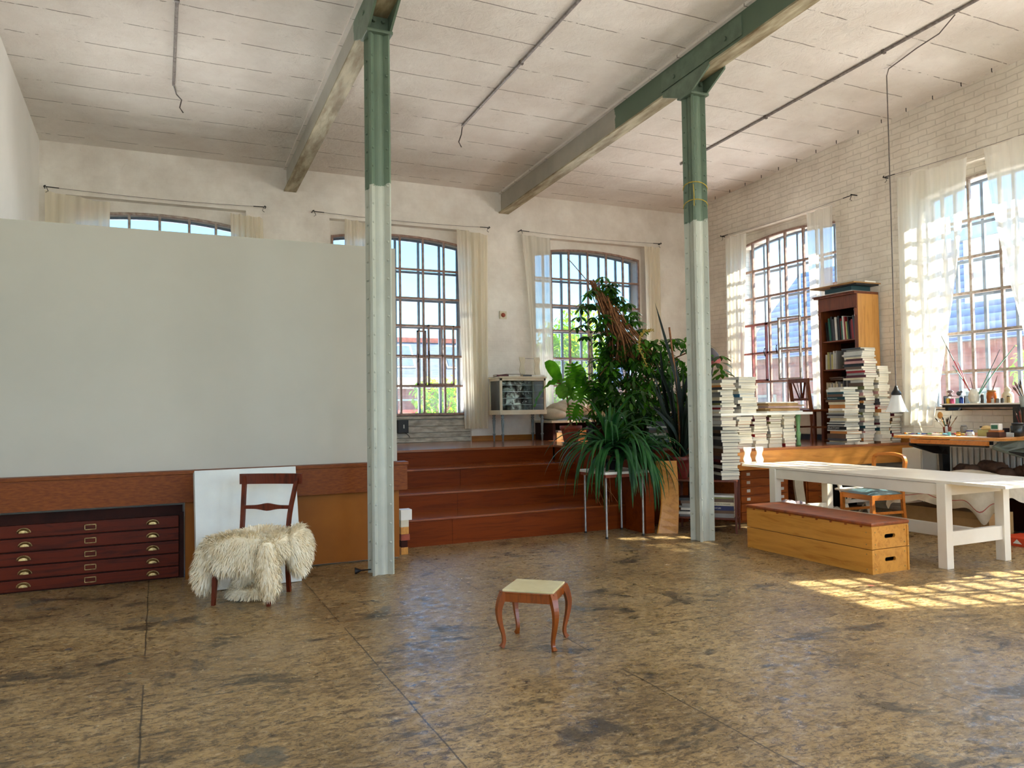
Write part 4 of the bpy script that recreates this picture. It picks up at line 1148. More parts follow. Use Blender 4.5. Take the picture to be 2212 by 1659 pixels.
b = B(); box(b, (-.23,-.23,.40), (.23,.22,.445), bev=.006); obj('seat', b, M['chairwood'], t, world=False)
b = B(); n = 10
pts = [(-.275+.55*i/n, .325-.03*math.sin(math.pi*i/n)*-1-.0, .935) for i in range(n+1)]
sweep_rect(b, pts, .022, .088); obj('top_rail', b, M['chairwood'], t, world=False)
b = B(); n = 14
pts = [(-.205+.41*i/n, .245+.012*math.sin(math.pi*i/n), .705) for i in range(n+1)]
hs = [.030+.034*math.exp(-((i/n-.5)/.16)**2) for i in range(n+1)]
sweep_rect(b, pts, .018, hs); obj('middle_rail', b, M['chairwood'], t, world=False)

# sheepskin
def sheepskin():
    b = B(); rnd = random.Random(12)
    loc = Matrix.Translation((.706, 6.566, 0)) @ Matrix.Rotation(ca, 4, 'Z')
    ells = [((0, 0, .455), (.30,.28,.075)), ((.06, .12, .475), (.26,.13,.075)), ((-.16,-.05,.445), (.17,.26,.085)), ((.20, 0, .43), (.14,.27,.11)),
            ((0, -.20, .43), (.26,.10,.12)), ((-.29,-.10,.36), (.10,.16,.15)), ((-.33,-.14,.25), (.085,.12,.15)), ((.33,.10,.40), (.09,.17,.17)), ((.345,.08,.31), (.06,.14,.12)),
            ((.22,-.26,.34), (.085,.08,.17)), ((.25,-.285,.22), (.075,.075,.13)), ((-.10,-.24,.36),(.15,.07,.10)), ((.05,-.25,.35),(.14,.06,.09))]
    low = [((-.10,.03,.14), (.07,.09,.12)), ((-.06,-.0,.055), (.15,.10,.05)), ((.03,-.04,.06),(.10,.07,.045))]
    for c, r in ells+low: blob(b, c, r, seg=12, rings=8, jit=.04)
    # tufts
    E_ = ells+low; wts = [r[0]*r[1]+r[1]*r[2]+r[0]*r[2] for _, r in E_]
    def inside(p, skip):
        for k, (c, r) in enumerate(E_):
            if k == skip: continue
            if sum(((p[i]-c[i])/r[i])**2 for i in range(3)) < .80: return True
        return False
    made = 0; tries = 0
    while made < 15000 and tries < 60000:
        tries += 1
        k = rnd.choices(range(len(E_)), wts)[0]; c, r = E_[k]
        v = Vector((rnd.gauss(0,1), rnd.gauss(0,1), rnd.gauss(0,1))).normalized()
        p = Vector((c[0]+r[0]*v.x, c[1]+r[1]*v.y, c[2]+r[2]*v.z))
        if p.z < .012 or inside(p, k): continue
        n = Vector((v.x/r[0], v.y/r[1], v.z/r[2])).normalized()
        out = Vector((p.x-0, p.y-0, 0)); out = out.normalized() if out.length > .02 else Vector((0,-1,0))
        d = (n*.55 + out*.5 + Vector((0,0,-.75 if n.z < .75 else -.1)) + Vector((rnd.uniform(-.35,.35), rnd.uniform(-.35,.35), rnd.uniform(-.25,.25)))).normalized()
        L_ = rnd.uniform(.035,.062); w = rnd.uniform(.0022,.0045)
        s = d.cross(n); 
        if s.length < .1: continue
        s = s.normalized()*w
        q1 = p + d*L_*.5 + n*.008; q2 = p + d*L_ + Vector((0,0,-.012))
        if q2.z < .004: q2.z = .004
        if q1.z < .004: q1.z = .006
        vs = [b.verts.new(x) for x in (p-s-n*.004, p+s-n*.004, q1+s*.9, q1-s*.9, q2)]
        b.faces.new((vs[0], vs[1], vs[2], vs[3])); b.faces.new((vs[3], vs[2], vs[4]))
        made += 1
    b.transform(loc)
    return obj('sheepskin', b, M['fleece'], None, smooth=True, label='long-haired ivory sheepskin draped over the dark chair', cat='sheepskin', loc=(.706, 6.566, .5), recalc=False)
sheepskin()

# canvas leaning against the band
t = thing('stretched_canvas', 'large blank white canvas leaning on the brown band behind the sheepskin chair', 'canvas', (.72, 7.05, 0))
Mx = Matrix.Translation((.295, 6.99, 0)) @ Matrix.Rotation(R(2.2), 4, 'Z') @ Matrix.Rotation(R(-14), 4, 'X')
b = B(); box(b, (0, 0, .004), (.865, .13, 1.035), bev=.004, M=Mx); obj('canvas_face', b, M['canvas'], t)
b = B(); box(b, (.02, .131, .02), (.845, .15, 1.01), M=Mx); obj('stretcher_frame', b, M['pine'], t)

# low stool -------------------------------------------------------------
sa = math.atan2(-.242, .269)
t = thing('stool', 'small low stool with cream seat and curved cabriole legs alone on the open floor', 'stool', (2.2, 4.475, 0), sa)
for sx in (-1, 1):
    for sy in (-1, 1):
        b = B(); k = Vector((sx, sy, 0))
        prof = curved([(.145,.30), (.165,.26), (.178,.20), (.168,.13), (.156,.07), (.160,.03), (.175,.0)], 4)
        pts = [Vector((sx*.166*p[0]/.166, sy*.160*p[0]/.166, p[1])) for p in [(q.x, q.y) for q in prof]] if False else None
        cr = curved([(.155,0,.345), (.172,0,.30), (.184,0,.235), (.178,0,.16), (.162,0,.08), (.160,0,.035), (.172,0,.004)], 4)
        n = len(cr)
        pts = [Vector((sx*(q.x-.0), sy*(q.x-.008), q.z)) for q in cr]
        ws = []
        for i in range(n):
            s = i/(n-1); ws.append(.046-.026*min(1, s*1.5) + (.008*max(0, (s-.88)/.12)))
        sweep_rect(b, pts, ws, ws, up=(sx, sy, 0)); obj('leg', b, M['stoolwood'], t, world=False)
for k in range(4):
    b = B(); box(b, (-.15,-.165,.29), (.15,-.145,.345), bev=.003); b.transform(Matrix.Rotation(k*math.pi/2, 4, 'Z')); obj('apron', b, M['stoolwood'], t, world=False)
b = B(); box(b, (-.175,-.168,.342), (.175,.168,.352), bev=.003); obj('rim', b, M['stoolwood'], t, world=False)
b = B(); box(b, (-.166,-.159,.350), (.166,.159,.366), bev=.007); obj('seat', b, M['stooltop'], t, world=False)

# side chair with slate-blue seat, tucked under the table ------------------
t = thing('side_chair', 'light wooden chair with slate-blue padded seat beside the white table', 'chair', (7.72, 6.55, 0), R(-97))
w, d_, sh = .24, .22, .44
for sx in (-1, 1):
    b = B(); sweep_rect(b, curved([(sx*w, d_+.04, 0), (sx*w, d_, .44), (sx*w, d_+.05, .80)], 5), .034, .036, up=(0,1,0)); obj('rear_leg', b, M['orangewood'], t, world=False)
    b = B(); sweep_rect(b, [(sx*w, -d_, 0), (sx*w, -d_, sh)], .040, .040, up=(0,1,0)); obj('front_leg', b, M['orangewood'], t, world=False)
    b = B(); box(b, (sx*w-.01, -d_, .22), (sx*w+.01, d_+.02, .25)); obj('stretcher', b, M['orangewood'], t, world=False)
    b = B(); box(b, (sx*w-.012, -d_, .385), (sx*w+.012, d_, .445)); obj('seat_rail', b, M['orangewood'], t, world=False)
for y in (-d_, d_):
    b = B(); box(b, (-w, y-.012, .385), (w, y+.012, .445)); obj('seat_rail', b, M['orangewood'], t, world=False)
b = B(); sweep_rect(b, curved([(-w, d_+.045, .77), (-w-.0, d_+.05, .83), (-w+.05, d_+.055, .882), (0, d_+.075, .90), (w-.05, d_+.055, .882), (w, d_+.05, .83), (w, d_+.045, .77)], 6), .036, .036, up=(0,1,0)); obj('top_rail', b, M['orangewood'], t, world=False)
b = B(); n = 8
for j in range(1):
    rows = []
    for a in range(n+1):
        r_ = []
        for c in range(n+1):
            u, v = a/n*2-1, c/n*2-1
            z = .447+.055*(1-max(abs(u), abs(v))**2.2)
            r_.append(b.verts.new((u*(w+.012), v*(d_+.012), z)))
        rows.append(r_)
    for a in range(n):
        for c in range(n): b.faces.new((rows[a][c], rows[a+1][c], rows[a+1][c+1], rows[a][c+1]))
obj('seat_pad', b, M['blueseat'], t, world=False, smooth=True)

# small tea table beside the far column, with books ------------------------
ta = math.atan2(-.49, .40)
cxx, cyy = 6.05, 7.50
t = thing('tea_table', 'dark red side table with lower shelf behind the far column, loaded with books', 'side table', (cxx, cyy, 0), math.atan2(-.52, .49))
b = B(); box(b, (-.36,-.16,.60), (.36,.20,.622), bev=.004); obj('tabletop', b, M['darktable'], t, world=False)
b = B(); box(b, (-.35,-.15,.155), (.35,.19,.175), bev=.003); obj('shelf', b, M['darktable'], t, world=False)
for sx in (-1, 1):
    for y in (-.15, .19):
        b = B(); sweep_rect(b, [(sx*.345, y, 0), (sx*.345, y, .61)], [.022,.034], [.022,.034], up=(0,1,0)); obj('leg', b, M['darktable'], t, world=False)
Rm = Matrix.Rotation(math.atan2(-.52, .49), 4, 'Z')
def tloc(x, y): v = Rm @ Vector((x, y, 0)); return cxx+v.x, cyy+v.y
G4 = 'books on the tea table'
px, py = tloc(.22, .0)
L, _z = stack(px, py, .6235, 1.262, .23, .30, 'the pile on the tea table', G4, 51, DARK, hr=(.026,.05), first=[('dark grey',.055),('white',.035),('black',.02),('black',.022),('white',.04),('black',.035)], rots=(-.3,), rotj=.06)
G5 = 'books on the lower shelf of the tea table'
px, py = tloc(.17, 0)
pal5 = [('grey',.025),('grey',.022),('brown',.035),('navy',.055),('cream',.042),('brown',.04),('olive',.018),('white',.022)]
z = .1765
for i, (c, h) in enumerate(pal5):
    o = book(px, py, z, .22, .29, h, math.atan2(-.52,.49)+math.pi/2, c, '%s book, %s from the bottom of the right pile inside the tea table' % (c, ORD[i]), G5); z += h+.0006
    if c == 'cream':
        spine_text(o, 'GRAND DICTIONNAIRE', .022, TXT_K)
    if c == 'navy': spine_text(o, 'LA PEINTURE', .022, TXT_W)
px, py = tloc(-.2, 0)
stack(px, py, .1765, .40, .24, .28, 'the left pile inside the tea table', G5, 53, ['white','grey','black','white','brown'], hr=(.015,.035), rots=(.8,))

# chests of drawers under the platform -------------------------------------
def drawer_chest(x0, x1, y0, z1, n, lab, m, knob=False):
    t = thing('chest_of_drawers', lab, 'chest of drawers', ((x0+x1)/2, y0+.2, 0))
    b = B(); box(b, (x0, y0+.018, 0), (x1, y0+.5, z1-.02), bev=.003); obj('body', b, m, t)
    b = B(); box(b, (x0-.01, y0, z1-.02), (x1+.01, y0+.5, z1), bev=.003); obj('top', b, m, t)
    h = (z1-.05)/n
    for i in range(n):
        z = .03+h*i
        b = B(); box(b, (x0+.02, y0, z+.004), (x1-.02, y0+.018, z+h-.004), bev=.002); d = obj('drawer', b, m, t)
        xs = [x0+.11, x1-.15] if not knob else [(x0+x1)/2]
        for x in xs:
            b = B()
            if knob: tube(b, [(x-.03, y0-.003, z+h/2), (x-.025, y0-.02, z+h/2), (x+.025, y0-.02, z+h/2), (x+.03, y0-.003, z+h/2)], .004, 6); obj('handle', b, M['brass'], d)
            else: box(b, (x, y0-.004, z+h*.35), (x+.055, y0, z+h*.7)); obj('label_holder', b, M['paper'], d)
    return t
drawer_chest(6.77, 7.60, 7.75, .69, 6, 'wide varnished chest of many drawers under the platform, behind the vaulting box', M['chestwood'])
drawer_chest(7.95, 8.42, 7.78, .66, 4, 'narrow drawer chest with small handles under the platform, further right', M['chestwood'], True)
# things on the floor behind the bench
b = B(); random.seed(9)
for c, r in (((7.28,7.45,.20),(.13,.12,.10)), ((7.42,7.42,.19),(.14,.10,.09)), ((7.34,7.4,.10),(.2,.14,.10))): blob(b, c, r, jit=.12)
obj('cloth_bundle', b, simple('lilac patterned cloth', (190,176,176), .9, (120,104,120), 14), None, smooth=True, label='patterned cloth bundle in front of the wide drawer chest', cat='cloth', loc=(7.34,7.42,0))
b = B()
for i in range(5): blob(b, (7.66+.09*i, 7.38+.03*(i % 2), .10+.03*(i % 2)), (.09,.11,.07), jit=.15)
obj('paper_heap', b, M['paper'], None, smooth=True, label='heap of crumpled white paper lit by the sun under the far end of the table', cat='paper', loc=(7.7,7.38,0))
t = thing('gilt_chair_back', 'cream upholstered panel with gilt edge leaning on the drawer chest', 'panel', (7.68, 7.70, 0))
b = B(); n = 10; pts = []
for i in range(n+1): pts.append((7.78+.02*math.sin(i/n*6), 7.66, .64*i/n))
for i in range(n, -1, -1): pts.append((7.63+.02*math.sin(i/n*6), 7.66, .64*i/n))
prism(b, pts, (0,.03,0)); obj('panel', b, M['cream'], t)
t = thing('folding_stool', 'white wooden folding stool behind the slate-blue chair seat', 'folding stool', (8.15, 7.2, 0))
for x in (7.95, 8.32):
    b = B(); sweep_rect(b, [(x, 7.05, 0), (x+.02, 7.32, .62)], .05, .022); obj('leg', b, M['white'], t)
    b = B(); sweep_rect(b, [(x+.05, 7.36, 0), (x+.05, 7.06, .40)], .05, .022); obj('leg', b, M['white'], t)
b = B(); box(b, (7.93, 7.02, .40), (8.42, 7.30, .425), bev=.004); obj('seat', b, M['white'], t)
b = B(); box(b, (7.95, 7.1, .25), (8.36, 7.14, .29)); obj('rung', b, M['white'], t)

# ------------------------------------------------------------------ drafting table under the right window
t = thing('drafting_table', 'wooden drafting table on a black steel stand under the right-hand window', 'drafting table', (8.9, 6.1, 0))
b = B()
prism(b, [(8.50,6.86,1.068), (8.50,5.48,1.068), (8.62,5.10,1.095), (9.34,5.10,1.12), (9.34,6.86,1.085)], (0,0,.028)); obj('drawing_board', b, M['fascia'], t)
b = B(); box(b, (8.47, 5.62, 1.01), (8.50, 6.60, 1.062), bev=.003); obj('front_rail', b, M['orangewood'], t)
b = B(); prism(b, [(8.52,6.62,1.02), (8.52,5.6,1.02), (8.52,5.6,1.06), (8.52,6.62,1.06)], (.02,0,0)); box(b, (8.55,5.7,.985), (8.62,6.62,1.01)); obj('under_frame', b, M['blackmetal'], t)
for k, y in enumerate((6.50, 5.45)):
    b = B(); prism(b, [(8.47,y+.10,1.01), (8.50,y+.12,.975), (8.75,y-.02,.88), (8.92,y-.08,.86), (8.92,y-.02,.98), (9.1,y,1.06), (8.6,y+.1,1.06)], (0,.02,0)); obj('swing_arm', b, M['blackmetal'] if k == 0 else M['greymetal'], t)
    b = B(); sweep_rect(b, [(8.92,y-.02,1.05), (8.93,y-.02,.55), (8.93,y,0.0)], [.16,.12,.14], .05, up=(0,1,0)); obj('upright', b, M['blackmetal'], t)
    b = B(); box(b, (8.65,y-.05,0), (9.3,y+.03,.06), bev=.01); obj('foot', b, M['blackmetal'], t)
b = B(); prism(b, [(8.56,5.58,1.055), (8.54,5.52,1.0), (8.62,5.50,.955), (8.85,5.30,.99), (8.95,5.1,1.08), (8.7,5.4,1.075)], (.012,0,0)); obj('steel_plate', b, M['greymetal'], t)
b = B(); prism(b, [(8.62,5.52,.955), (8.66,5.2,.93), (8.7,5.05,.88), (8.72,5.0,.86), (8.7,5.06,.84), (8.66,5.3,.88)], (.02,0,0)); obj('slotted_arm', b, M['blackmetal'], t)
b = B(); lathe(b, [(.07,0),(.07,.03),(.05,.045)], seg=16, M=Matrix.Translation((8.70,5.16,1.0)) @ Matrix.Rotation(R(-90), 4, 'Y')); obj('clamp_knob', b, M['greymetal'], t, smooth=True)
b = B(); box(b, (9.25,5.45,.35), (9.29,6.6,.40)); obj('cross_bar', b, M['blackmetal'], t)

# radiator and pier below the window
t = thing('radiator', 'white ribbed radiator under the right-hand window, behind the drafting table', 'radiator', (9.45, 5.9, 0))
for i in range(16):
    y = 6.85-.075*i
    b = B(); box(b, (9.42, y-.028, .12), (9.545, y+.028, .93), bev=.012); obj('radiator_rib', b, M['radiator'], t)
b = B(); tube(b, [(9.48, 6.9, .16), (9.48, 5.6, .16)], .02, 8); tube(b, [(9.48, 6.9, .88), (9.48, 5.6, .88)], .02, 8); obj('radiator_pipe', b, M['radiator'], t)
t = thing('white_cupboard', 'narrow white cupboard between the platform end and the radiator', 'cupboard', (9.3, 7.15, 0))
b = B(); box(b, (9.18, 6.98, 0), (9.47, 7.28, .90), bev=.004); obj('body', b, M['white'], t)
b = B(); box(b, (9.165, 6.99, .03), (9.18, 7.27, .88), bev=.003); obj('door', b, M['white'], t)

# window shelf
t = thing('window_shelf', 'white-topped board shelf with dark underside at the sill of the right-hand window', 'shelf', (9.4, 6.2, 1.44))
b = B(); box(b, (9.28, 4.9, 1.475), (9.60, 6.78, 1.492), bev=.003); obj('shelf_board', b, M['white'], t)
b = B(); box(b, (9.30, 4.92, 1.44), (9.34, 6.76, 1.474)); box(b, (9.33, 6.7, 1.40), (9.60, 6.74, 1.474)); obj('shelf_frame', b, M['dark'], t)

def pot_mesh(prof, x, y, z, m, name, label, cat, group=None, seg=16):
    b = B(); lathe(b, prof, (x, y, z), seg)
    return obj(name, b, m, None, smooth=True, label=label, cat=cat, group=group, loc=(x, y, z))
def col(c, r=.4, **k): 
    return simple('paint %d %d %d' % c, c, r, **k)
ZS = 1.4925
# egg-shaped white vase with painted sticks
vx, vy = 9.38, 6.375
pot_mesh([(.045,0),(.062,.03),(.070,.07),(.066,.12),(.05,.16),(.034,.18),(.030,.182),(.028,.17)], vx, vy, ZS, M['ceramic'], 'vase', 'egg-shaped white vase holding painted sticks on the window shelf', 'vase')
stk = [((9.38, 6.80, 2.385), (70,90,74), (206,60,66), 'longest painted stick leaning left out of the white vase'), ((9.38, 6.655, 1.985), (60,140,110), (196,70,80), 'short green and red stick leaning left out of the white vase'),
       ((9.38, 6.58, 2.02), (200,70,74), (224,214,200), 'red-banded stick standing left of centre in the white vase'), ((9.38, 6.03, 2.15), (84,74,86), (96,150,130), 'dark stick leaning right out of the white vase'), ((9.38, 5.84, 2.185), (74,156,122), (64,140,112), 'green stick leaning far right out of the white vase'),
       ((9.39, 6.43, 1.82), (110,70,70), (140,96,84), 'short brown stick upright in the white vase')]
for i, (tip, c1_, c2_, lab) in enumerate(stk):
    T = Vector(tip); Bs = Vector((vx, vy+.006*(i-3), ZS+.02)); mid = Bs.lerp(T, .5)+Vector((0,.012*(-1)**i,.01))
    P = curved([Bs, mid, T], 5); k = int(len(P)*.55)
    b = B(); tube(b, P[:k+1], .0065, 6, 0); tube(b, P[k:], [.0065-.003*j/max(1, len(P)-k-1) for j in range(len(P)-k)], 6, 1)
    obj('painted_stick', b, [col(c2_), col(c1_)], None, label=lab, cat='stick', group='painted sticks in the white vase', loc=tuple(Bs))
# bottles and jars on the shelf
def jar(x, y, z, r, h, m, lid, label, kind='jar', group='jars and bottles on the window shelf'):
    t = thing(kind, label, kind.replace('_', ' '), (x, y, z), group=group)
    b = B(); lathe(b, [(r*.92,0),(r,.005),(r,h*.78),(r*.8,h*.86),(r*.78,h*.9)], (x,y,z), 14); obj('body', b, m, t, smooth=True)
    b = B(); lathe(b, [(r*.86,h*.88),(r*.86,h),(r*.7,h*1.005)], (x,y,z), 14); obj('lid', b, lid, t, smooth=True)
    return t
blk = M['dark']; wh = M['white']
data = [(6.73,.026,.075,(236,190,70),wh,'yellow paint jar at the left end of the window shelf'),(6.675,.028,.07,(212,84,120),wh,'pink paint jar on the window shelf, second from the left end'),
        (6.60,.024,.075,(150,206,190),wh,'mint paint jar left on the window shelf'),(6.55,.024,.085,(44,74,160),M['dark'],'royal blue paint jar left of the white vase'),
        (6.495,.02,.085,(96,60,100),M['dark'],'violet paint jar just left of the white vase'),(6.275,.02,.12,(60,56,50),wh,'slim dark bottle right of the white vase'),
        (6.12,.018,.06,(190,180,160),M['dark'],'tiny pale jar in front of the amber bottle'),(6.06,.02,.055,(120,110,96),M['dark'],'tiny jar with black lid right of the amber bottle'),
        (6.0,.02,.06,(80,76,70),M['dark'],'tiny dark jar with black lid under the stoneware jar'),(5.945,.022,.085,(150,128,84),M['dark'],'olive jar on the window shelf left of the brush pot')]
for y, r, h, c, lid, lab in data: jar(9.345 if y < 6.13 and y > 5.98 else 9.38, y, ZS, r, h, col(c, .25), lid, lab)
t = jar(9.42, 6.18, ZS, .058, .16, M['amber'], M['cardboard'], 'amber glass bottle with a brush standing in it on the window shelf', 'bottle')
b = B(); tube(b, [(9.42,6.19,ZS+.10),(9.42,6.12,ZS+.27),(9.42,6.10,ZS+.34)], [.006,.008,.003], 6); obj('paint_brush', b, col((120,70,66)), None, label='thick brown paint brush standing in the amber bottle', cat='brush', loc=(9.42,6.18,ZS+.1))
pot_mesh([(.06,0),(.066,.02),(.066,.10),(.05,.13),(.03,.14),(.045,.155),(.02,.19),(.012,.20)], 9.50, 6.03, ZS, M['cream'], 'lidded_jar', 'pale stoneware jar with lid behind the tiny jars on the window shelf', 'jar')
t = thing('ink_rack', 'thin dark rack shelf over the coloured paint jars with a bird figure on it', 'rack', (9.36, 6.65, ZS))
b = B(); box(b, (9.34, 6.47, ZS+.092), (9.42, 6.77, ZS+.098)); 
for y in (6.475, 6.765): box(b, (9.34, y-.003, ZS), (9.42, y+.003, ZS+.092))
obj('frame', b, M['dark'], t)
pot_mesh([(.028,0),(.03,.012),(.01,.03),(.045,.055),(.03,.07),(.012,.078)], 9.38, 6.70, ZS+.0985, col((150,120,116)), 'footed_dish', 'small footed dish on the dark rack at the left of the window shelf', 'dish')
b = B(); blob(b, (9.38,6.58,ZS+.13), (.022,.035,.03)); blob(b, (9.38,6.545,ZS+.15), (.014,.018,.014)); obj('bird_figure', b, col((84,88,92)), None, smooth=True, label='little grey bird figure on the dark rack of the window shelf', cat='figurine', loc=(9.38,6.58,ZS+.1))

# brush pots at the right: jar on a stand
def brush_pot(x, y, z, r, h, m, n, lab, blab, seed, zt=.32, spread=.12):
    t = thing('brush_pot', lab, 'pot', (x, y, z))
    b = B(); lathe(b, [(r*.75,0),(r*.9,h*.5),(r,h),(r*.9,h),(r*.8,h*.5),(r*.6,.01)], (x,y,z), 14, cap=False); lathe(b, [(r*.7,0),(r*.7,.01)], (x,y,z), 14); obj('cup', b, m, t, smooth=True)
    rnd = random.Random(seed)
    hc = [(70,44,30),(150,110,60),(40,40,44),(130,40,40),(60,130,100),(90,60,44),(190,170,140)]
    for i in range(n):
        a = rnd.uniform(0, 6.28); k = rnd.uniform(.2,1)
        p0 = Vector((x+r*.4*k*math.cos(a+3), y+r*.4*k*math.sin(a+3), z+.012)); p1 = Vector((x+r*.75*k*math.cos(a), y+r*.75*k*math.sin(a), z+h)); d = (p1-p0)
        L_ = zt*rnd.uniform(.75,1.05); tip = p0+d.normalized()*L_+Vector((spread*.3*k*math.cos(a), spread*.3*k*math.sin(a), 0))
        b = B(); q = p0.lerp(tip, .78); tube(b, [p0, q], [.0035,.005], 5, 0); tube(b, [q, q.lerp(tip,.35), tip], [.0055,.009,.0015], 6, 1)
        obj('paint_brush', b, [col(hc[i % 7]), col(((44,32,28),(120,100,84),(30,30,34),(90,60,50))[i % 4], .8)], None, label=blab, cat='brush', group='brushes in the '+lab.split(' beside')[0], loc=tuple(p0))
brush_pot(9.30, 5.70, 1.44, .065, .13, M['glass2'] if False else col((170,176,170), .15), 16, 'frosted cup full of brushes beside the right picture edge', 'brown-tipped paint brush standing in the frosted cup near the right picture edge', 3)
b = B(); box(b, (9.22, 5.60, 1.14), (9.38, 5.80, 1.44)); 
obj('cup_stand', b, M['dark'], None, label='dark block under the frosted brush cup', cat='stand', loc=(9.3,5.7,1.14))
ZD = 1.112
brush_pot(9.10, 5.62, ZD, .05, .13, M['dark'], 14, 'black pot of long brushes beside the square boxes on the drafting table', 'long paint brush standing in the black pot on the drafting table', 4, .34)
brush_pot(8.98, 6.47, ZD, .05, .09, M['terracotta'], 9, 'terracotta pot of palette knives beside the spoon at the left of the drafting table', 'dark-handled tool in the terracotta pot on the drafting table', 5, .24)
b = B(); sweep_rect(b, [(8.70,6.60,1.13), (8.80,6.72,1.26)], .016, .006); obj('spatula', b, M['cream'], None, label='pale flat spatula sticking up left on the drafting table', cat='spatula', loc=(8.7,6.6,1.13))
b = B(); tube(b, [(9.02,6.50,1.15),(9.03,6.58,1.30)], .006, 6); blob(b, (9.035,6.60,1.345), (.008,.038,.045)); obj('wooden_spoon', b, M['pine'], None, smooth=True, label='round-headed wooden spoon upright beside the terracotta pot', cat='spoon', loc=(9.02,6.5,1.15))
# tubes, papers, boxes on the board
rnd = random.Random(21)
cl = [((240,140,30),'orange'),((196,100,130),'pink'),((222,216,60),'lime'),((236,232,224),'white'),((60,50,90),'violet'),((40,40,44),'black'),((90,160,190),'sky blue'),((160,40,40),'red'),((230,226,214),'ivory'),((40,80,150),'blue'),((110,150,90),'green'),((200,170,60),'ochre')]
for i in range(26):
    c, nm = cl[i % 12]
    y = 6.78-.028*i-rnd.uniform(0,.02); x = 8.60+.36*rnd.random() if i > 5 else 8.58+.1*rnd.random()
    a = rnd.uniform(0, 3.1); L_ = rnd.uniform(.07,.12)
    b = B(); d = Vector((math.cos(a), math.sin(a), 0)); p = Vector((x, y, ZD+.012))
    sweep_rect(b, [p-d*L_*.5, p+d*L_*.1, p+d*L_*.34], [.034,.030,.018], [.004,.018,.018]); 
    tb = thing('paint_tube', '%s paint tube, one of the %s on the drafting table' % (nm, 'loose tubes' if i < 12 else ('crumpled tubes' if i < 24 else 'last tubes')), 'paint tube', tuple(p), group='%s paint tubes on the drafting table' % nm)
    obj('tube_body', b, col(c), tb)
    b = B(); tube(b, [p+d*L_*.34, p+d*L_*.45], .008, 8); obj('cap', b, wh if i % 2 else blk, tb)
for i, (x, y, w, l, c) in enumerate(((8.56,6.55,.26,.3,(226,222,214)),(8.60,6.15,.2,.3,(214,214,216)),(8.55,5.85,.22,.28,(220,214,196)),(8.62,5.62,.2,.22,(230,226,220)))):
    b = B(); box(b, (x, y, ZD-.014+.0006*i), (x+w, y+l, ZD-.0105+.001*i)); bmesh.ops.rotate(b, verts=b.verts, cent=(x+w/2, y+l/2, ZD), matrix=Matrix.Rotation(.2*(i-1), 3, 'Z'))
    obj('paper_sheet', b, M['paper'], None, label=['white paper sheet under the loose paint tubes','pale sheet in the middle of the drafting table','cream sheet in front of the small jars on the drafting table','white sheet near the right end of the drafting table'][i], cat='paper', group='paper sheets on the drafting table', loc=(x,y,ZD))
for y, x, r, h, c, lid, lab in ((6.14,8.72,.026,.055,(200,150,50),blk,'ochre jar with black lid at the front of the drafting table'),(6.27,8.74,.018,.05,(120,196,180),wh,'tiny mint bottle on the drafting table'),
                          (6.35,8.80,.016,.13,(190,188,180),blk,'upright grey tube bottle on the drafting table'),(6.05,8.80,.045,.05,(206,204,200),wh,'low white pot on the drafting table'),
                          (6.02,8.98,.03,.11,(220,216,210),blk,'white bottle with dark cap on the drafting table'),(5.96,9.0,.04,.09,(70,50,40),blk,'brown jar in the middle of the drafting table'),
                          (6.18,8.98,.04,.07,(50,60,140),M['white'],'blue tin in the middle of the drafting table'),(5.50,8.82,.07,.16,(30,34,34),blk,'large dark jar at the right of the drafting table'),(6.30,9.05,.04,.12,(140,136,124),M['alu'],'grey jar behind the tubes on the drafting table')):
    jar(x, y, ZD-.008, r, h, col(c, .25), lid, lab, group='jars on the drafting table')
bx = [((8.82,5.84),(.13,.13),.075,(168,160,96),'olive open box of crumpled paper on the drafting table'),((8.62,5.58),(.12,.15),.055,(76,40,28),'dark brown box at the front right of the drafting table'),((8.64,5.60),(.10,.12),.022,(176,104,54),'flat orange-brown box on the dark brown box'),((9.05,5.80),(.10,.16),.09,(40,34,40),'dark box behind the green-labelled tin'),((8.74,5.50),(.16,.16),.05,(200,204,202),'pale tray of papers at the right of the drafting table')]
for i, ((x, y), (w, l), h, c, lab) in enumerate(bx):
    z = ZD-.008+(.056 if i == 2 else 0)
    b = B(); box(b, (x, y, z), (x+w, y+l, z+h), bev=.003); obj('small_box', b, col(c), None, label=lab, cat='box', group='boxes on the drafting table', loc=(x,y,z))
b = B(); blob(b, (8.88,5.90,ZD+.085), (.05,.055,.03), jit=.15); obj('crumpled_paper', b, col((222,190,130), .8), None, smooth=True, label='crumpled ochre paper in the olive box', cat='paper', loc=(8.88,5.9,ZD+.07))
t = thing('tin', 'white tin with green panel on the orange-brown box on the drafting table', 'tin', (8.69,5.66,ZD+.07))
b = B(); box(b, (8.66,5.61,ZD+.071), (8.73,5.71,ZD+.145), bev=.008); obj('body', b, wh, t)
b = B(); box(b, (8.656,5.622,ZD+.085), (8.661,5.698,ZD+.13), bev=.002); obj('green_panel', b, col((50,110,84)), t)

